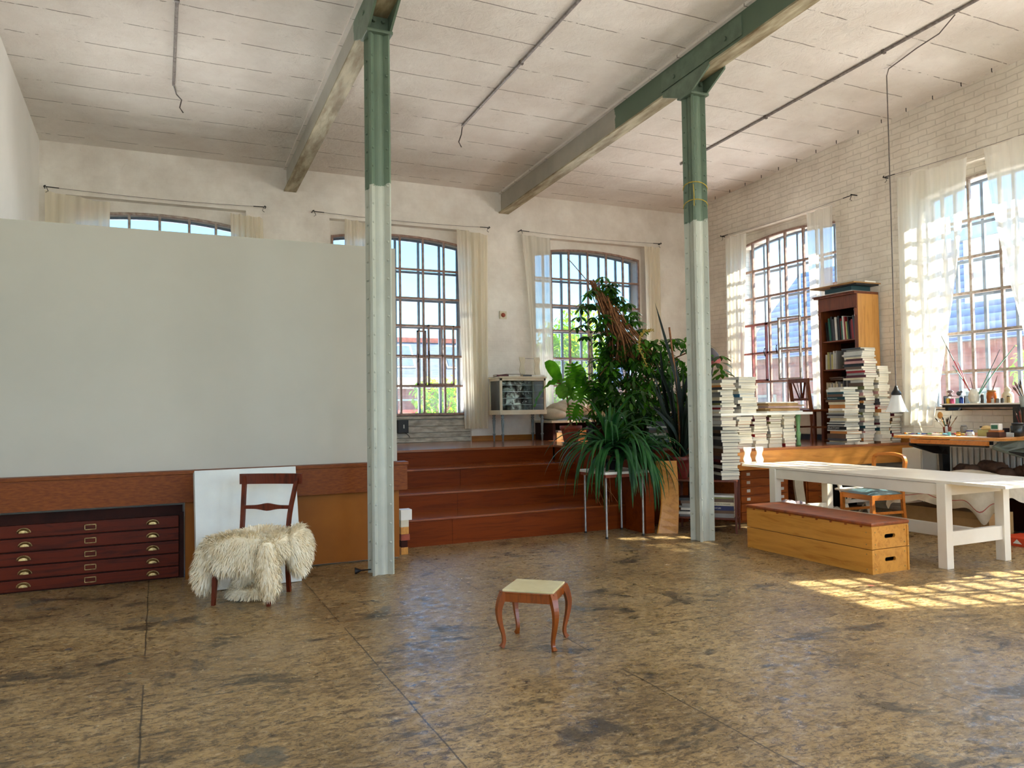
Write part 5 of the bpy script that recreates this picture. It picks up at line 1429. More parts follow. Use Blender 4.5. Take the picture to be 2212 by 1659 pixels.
# cloth-covered cardboard box and heap under the drafting table
t = thing('cardboard_box', 'big cardboard box on the floor under the drafting table, half covered by a cloth', 'cardboard box', (8.5, 6.1, 0))
b = B(); box(b, (8.30, 5.52, 0.0), (8.72, 6.62, .27), bev=.004); obj('body', b, M['cardboard'], t)
b = B(); box(b, (8.285, 5.60, .01), (8.30, 6.05, .20), bev=.002); obj('flap', b, M['cardboard'], t)
def drape():
    b = B(); nu = 60; vs_ = [i/16 for i in range(3)]+[.135,.15,.165]+[i/24 for i in range(5,25)]; rows = []
    for i in range(nu+1):
        u = i/nu; r_ = []
        hem = .33+.03*math.sin(13*u)-.2*math.exp(-((u-.1)/.06)**2)-.12*math.exp(-((u-.97)/.05)**2)
        hem = max(.10, hem); y = 5.36+1.42*u
        for v in vs_:
            if v < .45:      # hanging front
                k = v/.45; z = hem+(.60-hem)*k; x = 8.17+.03*k+.035*math.sin(20*u+3*k)*(1-k*.6)-.05*math.sin(math.pi*k)*math.sin(6*u)
            else:
                k = (v-.45)/.55; x = 8.20+.60*k; z = .60+.10*math.sin(math.pi*k)*(.6+.4*math.sin(5*u))+.03*math.sin(14*u+6*k)
            e = max(0, abs(u*2-1)-.86)/.14
            r_.append(b.verts.new((x, y+.03*math.sin(9*v+4*u), z-.22*e*e*(v > .45))))
        rows.append(r_)
    for i in range(nu):
        for j in range(len(vs_)-1):
            f = b.faces.new((rows[i][j], rows[i+1][j], rows[i+1][j+1], rows[i][j+1])); f.material_index = 1 if j in (3,) else 0
    return obj('cloth_cover', b, [M['cloth'], simple('faded red stripe', (176,96,84), .9)], None, smooth=True, label='unbleached cloth with red stripe thrown over the cardboard box', cat='cloth', loc=(8.6,6.1,.3))
drape()
b = B(); random.seed(33)
for i in range(8): blob(b, (9.02+.05*(i % 3), 5.35+.14*i, .70+.04*math.sin(i*1.7)), (.10,.12,.07), jit=.15)
obj('fabric_heap', b, simple('brown rags', (112,84,66), .9, (66,46,38), 5), None, smooth=True, label='heap of brown rags stacked under the drafting table against the radiator', cat='fabric', loc=(8.9,5.9,.6))
b = B(); box(b, (9.06, 5.5, 0), (9.24, 6.45, .62), bev=.01); obj('travel_chest', b, M['cabcase'], None, label='dark trunk behind the cardboard box under the drafting table', cat='chest', loc=(9,6,0))
t = thing('toolbox', 'orange-red flat case on the floor at the right picture edge, behind the table leg', 'case', (8.3, 5.2, 0))
b = B(); box(b, (8.1,4.9,0), (8.45,5.28,.09), bev=.006); obj('case_body', b, col((206,70,36)), t)
b = B(); prism(b, [(8.098,5.14,.03),(8.098,5.05,.03),(8.098,5.10,.075)], (.002,0,0)); obj('case_emblem', b, wh, t)

# ------------------------------------------------------------------ plants
def terrac(x, y, z, r, h, m=None, saucer=True):
    b = B(); lathe(b, [(r*.62,0),(r*.66,.01),(r*.88,h*.72),(r*.90,h*.74),(r*1.0,h*.78),(r*1.04,h*.86),(r*1.04,h),(r*.94,h),(r*.90,h*.86)], (x,y,z), 24, cap=False)
    lathe(b, [(r*.6,0),(r*.6,.01)], (x,y,z), 16)
    return b
def soil(x, y, z, r): 
    b = B(); lathe(b, [(r*.9,0),(r*.9,.02)], (x,y,z), 18); return b

def banana_leaf(bm, base, tip, width, sag, side, mi=0, seg=12, wav=.02, up=None):
    """big undulating blade between two points; side = width direction"""
    base, tip, side = Vector(base), Vector(tip), Vector(side).normalized()
    rows = []
    for i in range(seg+1):
        t_ = i/seg; c = base.lerp(tip, t_) + Vector((0,0,sag*4*t_*(1-t_)))
        w = width*.5*max(.03, math.sin(math.pi*min(1, t_*.93+.05))**.65)
        k = wav*math.sin(i*1.9)
        n = (tip-base).cross(side).normalized()
        rows.append([bm.verts.new(c+side*w+n*(.18*w+k)), bm.verts.new(c+side*w*.5+n*(.10*w+k*.4)), bm.verts.new(c), bm.verts.new(c-side*w*.5+n*(.10*w-k*.4)), bm.verts.new(c-side*w+n*(.18*w-k))])
    for a, e in zip(rows, rows[1:]):
        for j in range(4):
            f = bm.faces.new((a[j], a[j+1], e[j+1], e[j])); f.smooth = True; f.material_index = mi

def monstera_leaf(bm, base, ax, side, L_, W, mi=0, lobes=6):
    """heart-shaped split leaf: midrib plus separate curved fingers"""
    base = Vector(base); ax = Vector(ax).normalized(); side = Vector(side).normalized(); n = ax.cross(side).normalized()
    side = n.cross(ax).normalized()
    for sg in (-1, 1):
        vr = []
        for i in range(lobes):
            t0 = i/lobes*.95; t1 = (i+.74)/lobes*.95
            out = W*.5*(math.sin(math.pi*(.16+.74*(i+.5)/lobes))**.8)
            fwd = L_*.16*(i+1)/lobes
            a = base+ax*L_*t0; c = base+ax*L_*t1
            a2 = a+side*sg*out*.55+ax*fwd*.4-n*out*.05; c2 = c+side*sg*out*.55+ax*fwd*.4-n*out*.05
            a3 = a+side*sg*out+ax*fwd-n*out*.22; c3 = c+side*sg*out*.94+ax*fwd*1.2-n*out*.22
            v = [bm.verts.new(q) for q in (a, c, a2, c2, a3, c3)]
            for f in ((0,1,3,2), (2,3,5,4)):
                fc = bm.faces.new([v[k] for k in f]); fc.smooth = True; fc.material_index = mi
        # inner web that joins the fingers near the midrib
        prev = None
        for i in range(8):
            t_ = i/7; c = base+ax*L_*t_; w = W*.5*.34*math.sin(math.pi*(.12+.83*t_))
            cur = (bm.verts.new(c), bm.verts.new(c+side*sg*w))
            if prev: 
                fc = bm.faces.new((prev[0], cur[0], cur[1], prev[1])); fc.smooth = True; fc.material_index = mi
            prev = cur

# view-independent frame: leaves are laid out in room space around each pot
t = thing('monstera_plant', 'large-leaved plant in the left terracotta pot at the platform corner, two broad leaves reaching left', 'plant', (5.73, 10.3, ZP))
obj('pot', terrac(5.73,10.3,ZP+.02,.165,.25), M['terracotta'], t, smooth=True)
b = B(); lathe(b, [(.12,0),(.15,.018),(.14,.02)], (5.73,10.3,ZP), 20); obj('saucer', b, M['greyblue'], t, smooth=True)
obj('soil', soil(5.73,10.3,ZP+.22,.15), M['soil'], t)
b = B(); tube(b, curved([(5.745,10.3,1.18),(5.70,10.3,1.45),(5.665,10.3,1.72),(5.60,10.3,1.80)], 5), [.017]*5+[.013]*11, 8)
tube(b, curved([(5.66,10.3,1.72),(5.55,10.28,1.90),(5.50,10.26,1.93)], 4), .010, 6); tube(b, curved([(5.665,10.3,1.72),(5.58,10.25,1.86),(5.44,10.2,1.885)], 4), .010, 6); tube(b, curved([(5.665,10.3,1.72),(5.75,10.28,1.85),(5.80,10.3,1.88)], 4), .010, 6)
obj('stem', b, M['bark'], t, smooth=True)
b = B()
banana_leaf(b, (5.56,10.26,1.88), (5.235,10.15,2.20), .19, .05, (.55,-.35,.7), seg=16, wav=.010)
banana_leaf(b, (5.44,10.2,1.885), (4.99,10.05,1.53), .17, .11, (.5,-.4,.75), seg=16, wav=.012)
banana_leaf(b, (5.50,10.18,1.86), (5.46,10.05,1.64), .20, .0, (1,-.3,.1))
monstera_leaf(b, (5.63,10.2,1.97), (.12,-.25,-1), (1,-.2,.1), .36, .36)
monstera_leaf(b, (5.80,10.26,1.86), (-.1,-.3,.9), (1,-.3,0), .30, .30)
obj('foliage', b, M['leafB'], t, recalc=False)

t = thing('monstera_plant', 'split-leaved plant in the red pot between the first monstera and the umbrella plant', 'plant', (5.76, 9.58, ZP))
obj('pot', terrac(5.76,9.58,ZP,.15,.27), M['redpot'], t, smooth=True)
obj('soil', soil(5.76,9.58,ZP+.22,.135), M['soil'], t)
b = B(); fol = B(); rnd = random.Random(8)
specs = [(-.30,.0,.72,.24),(-.20,-.1,.50,.24),(-.33,-.05,.36,.22),(-.05,-.15,.80,.28),(.05,-.2,.62,.26),(-.12,-.22,.58,.26),(.12,-.1,.74,.26),(-.22,.05,.86,.24),(.10,-.25,.48,.22),(-.02,-.2,.95,.24),(-.27,-.05,.60,.2)]
for dx, dy, dz, sz in specs:
    e = Vector((5.76+dx, 9.58+dy, 1.20+dz)); tube(b, curved([(5.76+dx*.1, 9.58, 1.18), (5.76+dx*.45, 9.58+dy*.5, 1.2+dz*.72), tuple(e)], 4), .006, 5)
    ang = rnd.uniform(-.5,.5); monstera_leaf(fol, e, (math.sin(ang)*.6+dx*.8, -.35, -.8 if rnd.random() < .7 else .5), (math.cos(ang), -.25, math.sin(ang)), sz*1.35, sz*1.25)
obj('stem', b, M['bark'], t, smooth=True); obj('foliage', fol, M['leafB'], t, recalc=False)

# umbrella plant: the big mass with the tied bundle of bare stems
t = thing('umbrella_plant', 'huge umbrella plant with a leaning bundle of bare brown stems before the window', 'plant', (6.15, 9.3, ZP))
b = B(); lathe(b, [(.20,0),(.24,.02),(.29,.34),(.30,.36),(.27,.36),(.26,.30)], (6.2,9.35,ZP), 24, cap=False); lathe(b, [(.2,0),(.2,.02)], (6.2,9.35,ZP), 16); obj('pot', b, M['redpot'], t, smooth=True)
obj('soil', soil(6.2,9.35,ZP+.28,.27), M['soil'], t)
b = B(); rnd = random.Random(17)
base = Vector((6.10, 9.05, 2.22)); tip = Vector((5.36, 9.0, 3.22))
for i in range(110):
    s = i/74; a = rnd.uniform(0, 6.28); rr = rnd.uniform(.0,.30)
    p0 = base+Vector((rr*1.25*math.cos(a)-.05, rr*math.sin(a), -.05+rnd.uniform(-.1,.05)))
    k = rnd.uniform(.45,1.0); p3 = base.lerp(tip, k)+Vector((rr*.62*(1-k*.75)*math.cos(a+1)*1.6, rr*.8*(1-k*.7)*math.sin(a+1), rnd.uniform(-.05,.05)))
    p1 = p0.lerp(p3, .35)+Vector((rnd.uniform(-.06,.05), rnd.uniform(-.06,.06), rnd.uniform(-.05,.06))); p2 = p0.lerp(p3, .7)+Vector((rnd.uniform(-.05,.05), rnd.uniform(-.05,.05), rnd.uniform(-.04,.05)))
    tube(b, curved([p0, p1, p2, p3], 4), rnd.uniform(.006,.013), 5)
for k in range(7):
    x = 6.06+.05*k; tube(b, curved([(x, 9.3, 1.2), (x-.04, 9.2, 1.7), (x-.02+.03*k, 9.1, 2.25)], 5), .013, 6)
tube(b, curved([(5.44,9.0,3.10),(5.26,9.0,3.27),(5.06,9.02,3.48),(5.02,9.05,3.52)], 4), .007, 5)
tube(b, curved([(5.75,9.0,2.20),(5.60,9.0,2.08),(5.47,9.0,1.94)], 4), .008, 5)
obj('stem', b, M['bark'], t, smooth=True)
def whorl(bm, c, n, L_, W, rnd, tilt=.35, mi=0, ax=None):
    ax = Vector(ax or (0,0,1)).normalized(); q = Vector((0,0,1)).rotation_difference(ax); a0 = rnd.uniform(0, 6.28)
    for i in range(n):
        a = a0+2*math.pi*i/n+rnd.uniform(-.15,.15)
        d = q @ Vector((math.cos(a), math.sin(a), -tilt+rnd.uniform(-.2,.2)))
        p = Vector(c)+d.normalized()*L_*.25
        leaf(bm, p, d, L_*rnd.uniform(.8,1.1), W, droop=.18, fold=.12, seg=4, mi=mi if rnd.random() < .6 else 1-mi)
b = B(); rnd = random.Random(23)
edge = []      # leaf whorls round the bare bundle
for i in range(44):
    k = rnd.uniform(.2,1.0); c = base.lerp(tip, k); side = 1 if rnd.random() < .58 else -1
    perp = Vector((.80, 0, .59)); off = perp*side*rnd.uniform(.17,.36)*(1.1-.55*k) + Vector((0, rnd.uniform(-.15,.15), 0))
    edge.append(c+off)
for c in [(5.78,8.95,3.05),(5.92,8.95,2.96),(5.70,9.0,3.12),(6.02,8.97,2.85),(6.10,9,2.72),(6.14,9,2.58),(5.60,8.95,3.2),(5.20,9,2.86),(5.14,8.95,2.74),(5.24,9,2.64),(5.13,9,2.60),(5.22,8.95,2.48),(5.36,9,2.92),(5.44,9,3.16),(5.46,9,2.42),(5.52,9,2.34),(5.40,9,2.75),(5.58,9,2.30),(6.18,9,2.40)]: edge.append(Vector(c))
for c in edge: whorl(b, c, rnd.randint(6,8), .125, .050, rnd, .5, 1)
# main mass
cnt = 0
while cnt < 470:
    x = rnd.uniform(5.42, 7.0); z = rnd.uniform(1.02, 2.44); y = rnd.uniform(8.62, 9.35)
    u = (x-6.2)/.80; v = (z-1.72)/.74
    if u*u*.8+v*v > 1.0: continue
    if x < 5.62 and z < 1.25: continue
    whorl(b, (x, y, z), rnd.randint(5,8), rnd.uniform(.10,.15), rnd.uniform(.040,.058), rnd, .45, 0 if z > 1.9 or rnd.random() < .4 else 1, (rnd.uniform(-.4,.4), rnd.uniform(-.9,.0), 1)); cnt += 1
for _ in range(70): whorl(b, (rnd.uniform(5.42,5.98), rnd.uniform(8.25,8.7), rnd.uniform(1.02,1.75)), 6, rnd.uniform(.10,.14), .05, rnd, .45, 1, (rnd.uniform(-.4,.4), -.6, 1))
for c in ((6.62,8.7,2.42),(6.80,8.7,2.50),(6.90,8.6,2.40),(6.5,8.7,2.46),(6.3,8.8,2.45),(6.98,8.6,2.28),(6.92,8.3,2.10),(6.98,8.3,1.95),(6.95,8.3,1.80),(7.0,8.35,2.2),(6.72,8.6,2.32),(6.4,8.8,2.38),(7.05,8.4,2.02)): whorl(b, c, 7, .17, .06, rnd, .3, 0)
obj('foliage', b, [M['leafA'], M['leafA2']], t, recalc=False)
b = B(); 
for i in range(26):
    x = rnd.uniform(5.6,6.9); z = rnd.uniform(1.3,2.3); tube(b, curved([(6.2+(x-6.2)*.3, 9.2, z-.35), (6.2+(x-6.2)*.7, 9.0, z-.12), (x, 8.8, z)], 4), .005, 5)
obj('branch', b, M['bark'], t, smooth=True)['kind'] = 'stuff'

# strap-leaved plant on the small white table
t = thing('plant_table', 'small pale table on thin metal legs carrying the strap-leaved plant beside the steps', 'table', (4.92, 7.83, 0))
b = B(); box(b, (4.62, 7.52, .735), (5.22, 8.14, .765), bev=.006); obj('tabletop', b, M['white'], t)
b = B(); box(b, (4.64, 7.54, .70), (5.20, 8.12, .735)); obj('table_frame', b, M['terracotta'], t)
for x, y in ((4.675,8.08),(4.671,7.59),(5.194,8.09),(5.164,7.58)):
    b = B(); tube(b, [(x,y,.02),(x,y,.70)], .013, 10, 0); tube(b, [(x,y,0),(x,y,.022)], .016, 10, 1); obj('leg', b, [M['alu'], M['dark']], t, smooth=False)
t = thing('strap_leaved_plant', 'screw-pine-like plant with long dark green strap leaves arching over the small table', 'plant', (4.93, 7.83, .766))
obj('pot', terrac(4.93,7.85,.766,.13,.13), M['dark'], t, smooth=True)
obj('soil', soil(4.93,7.85,.87,.11), M['soil'], t)
b = B(); tube(b, [(4.90,7.84,.86),(4.87,7.83,.98),(4.86,7.82,1.06)], [.05,.045,.035], 10); tube(b, [(4.98,7.86,.86),(5.10,7.82,.93),(5.18,7.80,.95)], [.045,.04,.03], 10)
obj('trunk', b, M['bark'], t, smooth=True)
b = B(); rnd = random.Random(31)
def strap(bm, p0, az, elev, L_, w, bend, seg=12):
    d = Vector((math.cos(az)*math.cos(elev), math.sin(az)*math.cos(elev), math.sin(elev))); p = Vector(p0); step = L_/seg
    rows = []; s = Vector((-math.sin(az), math.cos(az), 0))
    for i in range(seg+1):
        t_ = i/seg; ww = w*.5*(min(1, .55+t_*2.5)*(1-t_**2.6))+.0008
        n = s.cross(d).normalized()
        rows.append((bm.verts.new(p+s*ww+n*ww*.5), bm.verts.new(p), bm.verts.new(p-s*ww+n*ww*.5)))
        p = p+d*step; d = (d+Vector((0,0,-bend*step*(.35+1.3*t_)))).normalized()
    for a, e in zip(rows, rows[1:]):
        for j in (0,1):
            f = bm.faces.new((a[j], a[j+1], e[j+1], e[j])); f.smooth = True
for k in range(62):
    az = k*2.399; el = rnd.uniform(.1,1.35)
    strap(b, (4.86,7.82,1.02+.05*rnd.random()), az, el, rnd.uniform(.70,1.05), rnd.uniform(.036,.056), rnd.uniform(2.4,4.8))
for k in range(34):
    az = -.5+rnd.uniform(-1.5,1.5); el = rnd.uniform(-.1,.9)
    strap(b, (5.16,7.80,.96), az, el, rnd.uniform(.6,.95), rnd.uniform(.036,.054), rnd.uniform(2.5,5))
for k in range(46):
    strap(b, (4.95+rnd.uniform(-.12,.2), 7.74+rnd.uniform(-.06,.04), .98+rnd.uniform(-.05,.06)), rnd.uniform(-3.4,.2), rnd.uniform(.1,.75), rnd.uniform(.72,1.0), rnd.uniform(.044,.062), rnd.uniform(5.5,9))
for az, el, L_ in ((1.7,1.45,.45),(-2.0,1.4,.42),(.3,1.35,.5),(3.0,1.4,.44),(.9,1.5,.48)): strap(b, (4.87,7.82,1.05), az, el, L_, .05, .3)
obj('foliage', b, M['leafC'], t, recalc=False)
b = B(); rnd = random.Random(2)
for k in range(14):
    x = 4.66+rnd.uniform(-.05,.15); y = 7.6+rnd.uniform(-.05,.3)
    tube(b, curved([(4.9,7.8,1.0),(x,y,.9),(x-.03+rnd.uniform(-.05,.1),y-.04,.62),(x+rnd.uniform(-.08,.12),y-.05,.38+rnd.uniform(-.1,.1))], 4), .0022, 4)
obj('aerial_root', b, M['bark'], t)['kind'] = 'stuff'
# black floor vase behind, on platform
pot_mesh([(.05,0),(.055,.02),(.045,.2),(.05,.32),(.056,.34),(.045,.34)], 5.56, 9.4, ZP, M['dark'], 'floor_vase', 'slim black vase standing between the two terracotta pots', 'vase')

# dark sword-leaved plant beside the column
t = thing('sword_leaved_plant', 'tall dark sword-leaved plant in a dark red pot beside the far column', 'plant', (5.82, 7.72, .62))
obj('pot', terrac(5.82,7.74,.624,.15,.27), M['redpot'], t, smooth=True); obj('soil', soil(5.82,7.74,.84,.135), M['soil'], t)
b = B(); rnd = random.Random(77)
def blade(bm, p0, p1, p2, w, seg=10):
    P = curved([p0, p1, p2], seg//2); n = len(P); rows = []
    for i, p in enumerate(P):
        d = (P[min(i+1, n-1)]-P[max(i-1, 0)]).normalized(); s = d.cross(Vector((.35,-.9,.2))).normalized(); t_ = i/(n-1)
        ww = w*.5*(.25+.75*math.sin(math.pi*min(1, t_*1.02))**.7 if t_ < .98 else .02); nn = s.cross(d)
        rows.append((bm.verts.new(p+s*ww+nn*ww*.25), bm.verts.new(p), bm.verts.new(p-s*ww+nn*ww*.25)))
    for a, e in zip(rows, rows[1:]):
        for j in (0,1):
            f = bm.faces.new((a[j], a[j+1], e[j+1], e[j])); f.smooth = True
o_ = Vector((5.84,7.75,.86))
for p1, p2, w in (((5.86,7.8,1.7),(5.62,7.9,2.80),.085),((5.9,7.8,1.5),(5.84,7.9,2.3),.10),((5.78,7.8,1.5),(5.6,7.9,2.1),.09),((6.3,7.85,1.35),(7.22,7.9,1.87),.10),((6.15,7.8,1.3),(6.62,7.85,1.75),.08),((6.2,7.7,1.1),(6.75,7.75,1.42),.07),
                  ((5.95,7.6,1.5),(6.2,7.6,2.05),.08),((5.6,7.7,1.35),(5.45,7.7,1.75),.08),((5.65,7.6,1.2),(5.35,7.6,1.5),.07),((6.0,7.9,1.6),(6.35,8.0,2.2),.08),((5.75,7.7,1.2),(5.55,7.65,1.45),.07),((5.8,7.6,1.4),(5.95,7.55,1.95),.08),((5.7,7.85,1.6),(5.72,7.95,2.25),.08)):
    blade(b, o_+Vector((rnd.uniform(-.05,.05), rnd.uniform(-.05,.05), 0)), p1, p2, w)
for k in range(26):
    a = rnd.uniform(0, 6.28); r_ = rnd.uniform(.15,.4); blade(b, o_+Vector((.04*math.cos(a), .04*math.sin(a), 0)), o_+Vector((r_*.5*math.cos(a), r_*.5*math.sin(a), .5)), o_+Vector((r_*math.cos(a), r_*math.sin(a), rnd.uniform(.6,1.2))), .045)
obj('foliage', b, M['leafD'], t, recalc=False)
b = B(); tube(b, curved([(5.84,7.75,.86),(5.86,7.8,1.6),(5.83,7.9,2.50)], 6), .012, 6); obj('cane', b, M['bark'], t)
b = B(); P = curved([(5.75,8.3,2.05),(5.64,8.3,2.3),(5.72,8.3,2.48),(5.86,8.3,2.50)], 8); tube(b, P, .006, 5)
for p in P:
    for k in range(4): blob(b, tuple(p+Vector((rnd.uniform(-.02,.02), rnd.uniform(-.02,.02), rnd.uniform(-.02,.02)))), (.009,.009,.009), seg=5, rings=4)
obj('flower_spike', b, simple('yellowish berries', (176,150,60), .6), None, label='curved yellow berry spike above the plants, left of the column', cat='flower spike', loc=(5.75,8.3,2.05))

# dark piles of books behind the plants, plywood boards beside the tea table
stack(6.02, 8.46, .968, 1.30, .22, .28, 'the shaded pile behind the plants', 'shaded books behind the plants', 62, DARK, hr=(.02,.04), rots=(.9,))
t = thing('plant_stand', 'red-brown wooden cabinet behind the strap-leaved plant with books on top', 'cabinet', (5.8, 8.5, 0))
b = B(); box(b, (5.42, 8.2, 0), (6.3, 8.98, .94), bev=.004); obj('body', b, M['stair'], t)
b = B(); box(b, (5.40, 8.17, .94), (6.32, 8.98, .967), bev=.003); obj('top', b, M['darktable'], t)
t = thing('plywood_sheet', 'bent yellow plywood sheet standing on the floor between plants and tea table', 'board', (5.35, 7.75, 0))
b = B(); n = 10; a = []; 
for i in range(n+1):
    z = .86*i/n; bow = .07*math.sin(math.pi*i/n)
    a.append([(5.40+bow, 7.62, z), (5.60+bow*.3, 7.50, z)])
for (p, q), (r, s) in zip(a, a[1:]): prism(b, [p, q, s, r], (-.008, .014, 0))
obj('yellow_sheet', b, M['pinebox'], t)
b = B(); box(b, (5.26,7.66,0), (5.38,8.1,.90), bev=.004); obj('side_board', b, M['stair'], t)
t = thing('desk_lamp', 'dark lamp shade with pink glow on its lower half, right behind the far column', 'lamp', (7.02, 8.5, 2.0))
b = B(); tube(b, [(7.02,8.5,1.44),(7.0,8.55,1.9),(7.02,8.5,2.14)], .008, 6); lathe(b, [(.08,0),(.085,.015)], (7.02,8.5,1.413), 16); obj('lamp_arm', b, M['blackmetal'], t)
Ml = Matrix.Translation((7.035, 8.5, 2.09)) @ Matrix.Rotation(R(-18), 4, 'Y')
b = B(); lathe(b, [(.085,.06),(.075,.13),(.045,.19),(.03,.22),(.015,.23)], seg=18, M=Ml, cap=False); obj('lamp_shade', b, simple('charcoal shade', (92,84,88), .5), t, smooth=True)
b = B(); lathe(b, [(.075,.0),(.09,.03),(.085,.062)], seg=18, M=Ml, cap=False); obj('shade_rim', b, simple('pink shade rim', (226,120,116), .5), t, smooth=True)

# ------------------------------------------------------------------ outside
GZ = -7.0
b = B(); box(b, (-80,-60,GZ-.5), (120,120,GZ)); st('ground', b, simple('street ground', (110,112,104), .9, (84,92,74), .4))
M['obrick'] = simple('outside red brick', (178,92,76), .8, (150,70,58), 3, stretch=(1,1,6)); M['slate'] = simple('blue slate roof', (84,98,128), .5, (60,72,98), 2.5, stretch=(1,3,8), bmp=.3, bsc=9)
M['cornice'] = simple('pale stone cornice', (214,196,168), .8); M['stucco'] = simple('pale outside plaster', (226,224,220), .8, (206,204,200), .6); M['skyglass'] = simple('skylight glass', (120,132,150), .1, metal=.5)
t = thing('house', 'brick house with blue slate mansard roof seen through the back windows', 'house', (14, 34, GZ))
b = B(); box(b, (-6, 30.6, GZ), (15.2, 42, 2.40)); obj('wall', b, M['obrick'], t)
b = B(); box(b, (-6.3, 30.3, 2.4), (15.4, 42, 2.86)); box(b, (-6.2, 30.5, 1.9), (15.3, 30.7, 1.98)); obj('cornice', b, M['cornice'], t)
b = B(); prism(b, [(-6.2,30.35,2.86), (-6.2,31.6,4.45), (-6.2,42,4.7), (-6.2,42,2.86)], (21.5,0,0)); obj('roof', b, M['slate'], t)
b = B(); prism(b, [(-6.2,31.5,4.42), (-6.2,31.5,4.62), (-6.2,33,4.75), (-6.2,33,4.5)], (21.5,0,0)); obj('ridge', b, M['terracotta'], t)
def onroof(x0, x1, s0, s1, name, m, k):
    a, e = Vector((0,30.35,2.86)), Vector((0,31.6,4.45)); n = Vector((0,-.786,.618))*k; p, q = a.lerp(e, s0)+n, a.lerp(e, s1)+n
    b = B(); prism(b, [(x0,p.y,p.z),(x1,p.y,p.z),(x1,q.y,q.z),(x0,q.y,q.z)], (0,.05,-.06)); return obj(name, b, m, t)
for x in (2.6, 8.75, 11.2, 14.2):
    onroof(x-.08, x+1.0, .25, .88, 'skylight_frame', M['cornice'], .06); onroof(x, x+.92, .29, .84, 'skylight', M['skyglass'], .09)
for x in (1.5, 5.2, 8.6, 10.4, 12.6):
    b = B(); box(b, (x, 30.56, -.9), (x+.9, 30.62, 1.4)); w_ = obj('window', b, M['cornice'], t); b = B(); box(b, (x+.06, 30.54, -.84), (x+.84, 30.56, 1.34)); obj('pane', b, M['skyglass'], w_)
t = thing('house', 'slate-roofed house behind the yellow-green tree, seen through the window behind the plants', 'house', (20, 30, GZ))
b = B(); box(b, (15.8, 28.5, GZ), (28, 34, 2.6)); obj('wall', b, M['obrick'], t)
b = B(); prism(b, [(15.6,28.3,2.6),(15.6,29.9,4.4),(15.6,34,4.6),(15.6,34,2.6)], (12.6,0,0)); obj('roof', b, M['slate'], t)
t = thing('house', 'pale house with tiled roof seen through the right-hand windows', 'house', (26, 16, GZ))
b = B(); box(b, (20.5, 9.0, GZ), (30, 24.0, 3.3)); obj('wall', b, M['obrick'], t)
b = B(); box(b, (19.6, 24.05, GZ), (30, 28.2, 7.0)); obj('wall', b, M['stucco'], t, label='pale plastered wing')
mt, tt, bb = nt('grey-blue roof tiles'); bb.inputs['Roughness'].default_value = .35
sxx = N(tt, 'ShaderNodeSeparateXYZ'); tt.links.new(coords(tt), sxx.inputs[0])
fr = mth(tt, 'FRACT', mth(tt, 'MULTIPLY', sxx.outputs[2], 4.2)); 
tt.links.new(mix(tt, fr, s2l((70,84,116)), s2l((150,164,190))), bb.inputs['Base Color']); M['tiles'] = mt
b = B(); prism(b, [(20.1,8.8,3.2),(23.5,8.8,6.8),(30,8.8,6.8),(30,8.8,3.2)], (0,14.3,0)); obj('roof', b, M['tiles'], t)
b = B(); box(b, (21.2,12.4,3.6), (22.6,14.6,6.2)); prism(b, [(21.1,12.2,6.2),(22.7,12.2,6.2),(21.9,12.2,7.0)], (0,2.6,0)); obj('dormer', b, M['stucco'], t)
for y in (10.4, 13.2, 16.0, 18.8, 21.4):
    b = B(); box(b, (20.44, y, -1), (20.5, y+1.0, 1.9)); w_ = obj('window', b, M['cornice'], t); b = B(); box(b, (20.42, y+.08, -.9), (20.44, y+.92, 1.8)); obj('pane', b, M['skyglass'], w_)
def tree(x, y, z0, z1, r, n, lab, seed):
    t = thing('tree', lab, 'tree', (x, y, GZ), group=None); rnd = random.Random(seed)
    b = B(); tube(b, [(x,y,GZ),(x+.1,y,z0-1),(x,y,z1-1)], [.25,.16,.05], 8)
    for k in range(9):
        a = rnd.uniform(0,6.28); zz = rnd.uniform(z0-.6, z1-1); tube(b, [(x,y,zz),(x+r*.7*math.cos(a), y+r*.7*math.sin(a), zz+.9)], [.06,.02], 5)
    obj('trunk', b, M['bark'], t)
    b = B(); lumps = [(x+rnd.uniform(-r,r)*.8, y+rnd.uniform(-r,r)*.5, rnd.uniform(z0,z1), rnd.uniform(.35,.75)) for _ in range(22)]
    for _ in range(n):
        c = rnd.choice(lumps); v = Vector((rnd.gauss(0,1), rnd.gauss(0,1), rnd.gauss(0,1))).normalized()*c[3]*rnd.uniform(.6,1.05)
        p = Vector((c[0],c[1],c[2]))+v; d = Vector((rnd.uniform(-1,1), rnd.uniform(-1,1), rnd.uniform(-.9,.3)))
        leaf(b, p, d, rnd.uniform(.12,.22), rnd.uniform(.08,.13), seg=2)
    obj('foliage', b, M['leafT'], t, recalc=False)
tree(12.2, 22, .6, 4.3, 1.0, 5200, 'yellow-green tree outside the window behind the plants', 1)
tree(7.7, 22, -.8, 2.3, .85, 2600, 'low yellow-green tree outside the window beside the near column', 2)
tree(15.5, 8.6, -1, 2.6, 1.0, 2000, 'yellow-green bush outside the right-hand window above the brush cup', 3)

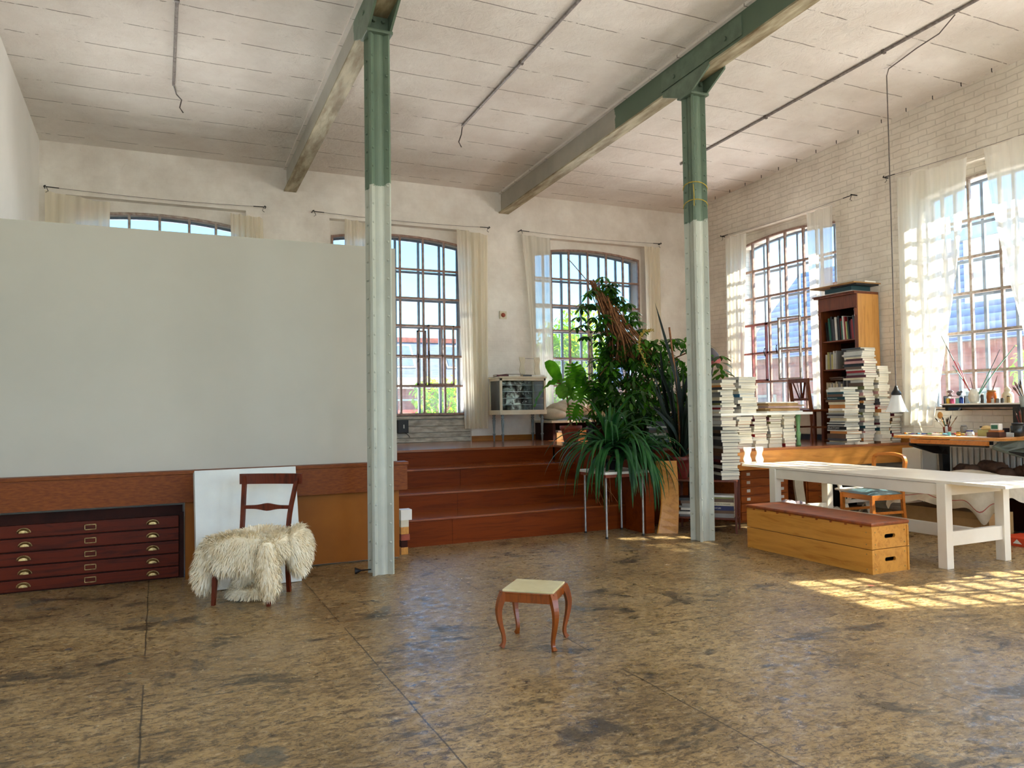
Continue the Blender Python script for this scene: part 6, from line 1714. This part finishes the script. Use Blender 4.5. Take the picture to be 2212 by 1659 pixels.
# ------------------------------------------------------------------ light
w = bpy.data.worlds.new('World'); scene.world = w; w.use_nodes = True; wt = w.node_tree
bg = wt.nodes['Background']; sky = wt.nodes.new('ShaderNodeTexSky'); sky.sky_type = 'NISHITA'; sky.sun_disc = False
SUN_EL = 39.5; sdir = Vector((.958*math.cos(R(SUN_EL)), -.286*math.cos(R(SUN_EL)), math.sin(R(SUN_EL))))
sky.sun_elevation = R(SUN_EL); sky.sun_rotation = math.atan2(sdir.x, sdir.y); sky.air_density = 1.2; sky.dust_density = .6; sky.ozone_density = 2.0
tint = wt.nodes.new('ShaderNodeMix'); tint.data_type = 'RGBA'; tint.blend_type = 'MULTIPLY'; tint.inputs[0].default_value = 1; tint.inputs[7].default_value = (.44,.80,1.08,1)
wt.links.new(sky.outputs[0], tint.inputs[6]); wt.links.new(tint.outputs[2], bg.inputs['Color']); bg.inputs['Strength'].default_value = SKY
def light(name, typ, loc, energy, **k):
    l = bpy.data.lights.new(name, typ); l.energy = energy
    for a, v in k.items(): setattr(l, a, v)
    o = bpy.data.objects.new(name, l); COL.objects.link(o); o.location = loc; return o
s = light('sun', 'SUN', (20, 0, 20), SUNP, angle=R(.6), color=(1.0,.90,.72)); s.rotation_euler = (-sdir).to_track_quat('-Z', 'Y').to_euler()
# fill lamps added outside the rear openings and the out-of-frame right-hand windows
for c in (-3.6, .02, 3.69, 7.3):
    o = light('window_daylight', 'AREA', (c, YR+.02-.32, 2.95), REAR, shape='RECTANGLE', size=2.3, size_y=3.4, color=(1.0,.985,.97)); o.rotation_euler = (R(90), 0, 0)
for c in (2.47, -1.19):
    o = light('window_daylight', 'AREA', (XR+.60, c, 2.95), SIDE, shape='RECTANGLE', size=2.2, size_y=3.0, color=(1.0,.95,.88)); o.rotation_euler = (R(90), 0, R(90))
# unseen uplights added below the sills to brighten the ceiling and walls
for c in BC:
    o = light('street_bounce', 'AREA', (c, YB+1.55, .55), UPFILL*(1.5 if c < 1 else 1), shape='RECTANGLE', size=2.6, size_y=1.5, color=(1.0,.955,.91)); o.rotation_euler = Vector((0,-.75,.9)).to_track_quat('-Z','X').to_euler()
for c in (9.775, 6.13, 2.47, -1.19):
    o = light('street_bounce', 'AREA', (XR+1.55, c, .55), (UPFILL*.45 if c > 5 else UPFILL*2.0), shape='RECTANGLE', size=1.5, size_y=2.6, color=(1.0,.88,.84)); o.rotation_euler = Vector((-.75,0,.9)).to_track_quat('-Z','Y').to_euler()
for c in BC:
    l = light('sky_portal', 'AREA', (c, YB+.52, 2.95), 1, shape='RECTANGLE', size=2.3, size_y=3.1); l.rotation_euler = (R(-90), 0, 0); l.data.cycles.is_portal = True
for c in RC:
    l = light('sky_portal', 'AREA', (XR+.52, c, 2.95), 1, shape='RECTANGLE', size=2.3, size_y=3.1); l.rotation_euler = (R(90), 0, R(90)); l.data.cycles.is_portal = True

# ------------------------------------------------------------------ camera
cam = bpy.data.cameras.new('camera'); co = bpy.data.objects.new('camera', cam); COL.objects.link(co)
yaw, pit, rol = .432098714, .0318218993, -.0142050216
f = Vector((math.sin(yaw)*math.cos(pit), math.cos(yaw)*math.cos(pit), math.sin(pit))); r = Vector((math.cos(yaw), -math.sin(yaw), 0)); u = r.cross(f)
r2 = r*math.cos(rol)+u*math.sin(rol); u2 = -r*math.sin(rol)+u*math.cos(rol)
co.matrix_world = Matrix(((r2.x,u2.x,-f.x,0),(r2.y,u2.y,-f.y,0),(r2.z,u2.z,-f.z,1.5),(0,0,0,1)))
cam.sensor_width = 36; cam.lens = 1658.37/2212*36; cam.clip_start = .05; cam.clip_end = 300; cam.shift_y = 1.72/2212
scene.camera = co
vs = scene.view_settings; scene.display_settings.display_device = 'sRGB'
vs.view_transform = 'Standard'; vs.look = 'None'; vs.gamma = 1; vs.use_curve_mapping = False; vs.exposure = EXPO
scene.cycles.max_bounces = 10; scene.cycles.diffuse_bounces = 6; scene.cycles.transparent_max_bounces = 16; scene.cycles.transmission_bounces = 6
scene.cycles.use_denoising = True; scene.cycles.sample_clamp_indirect = 6; scene.cycles.caustics_reflective = False; scene.cycles.caustics_refractive = False
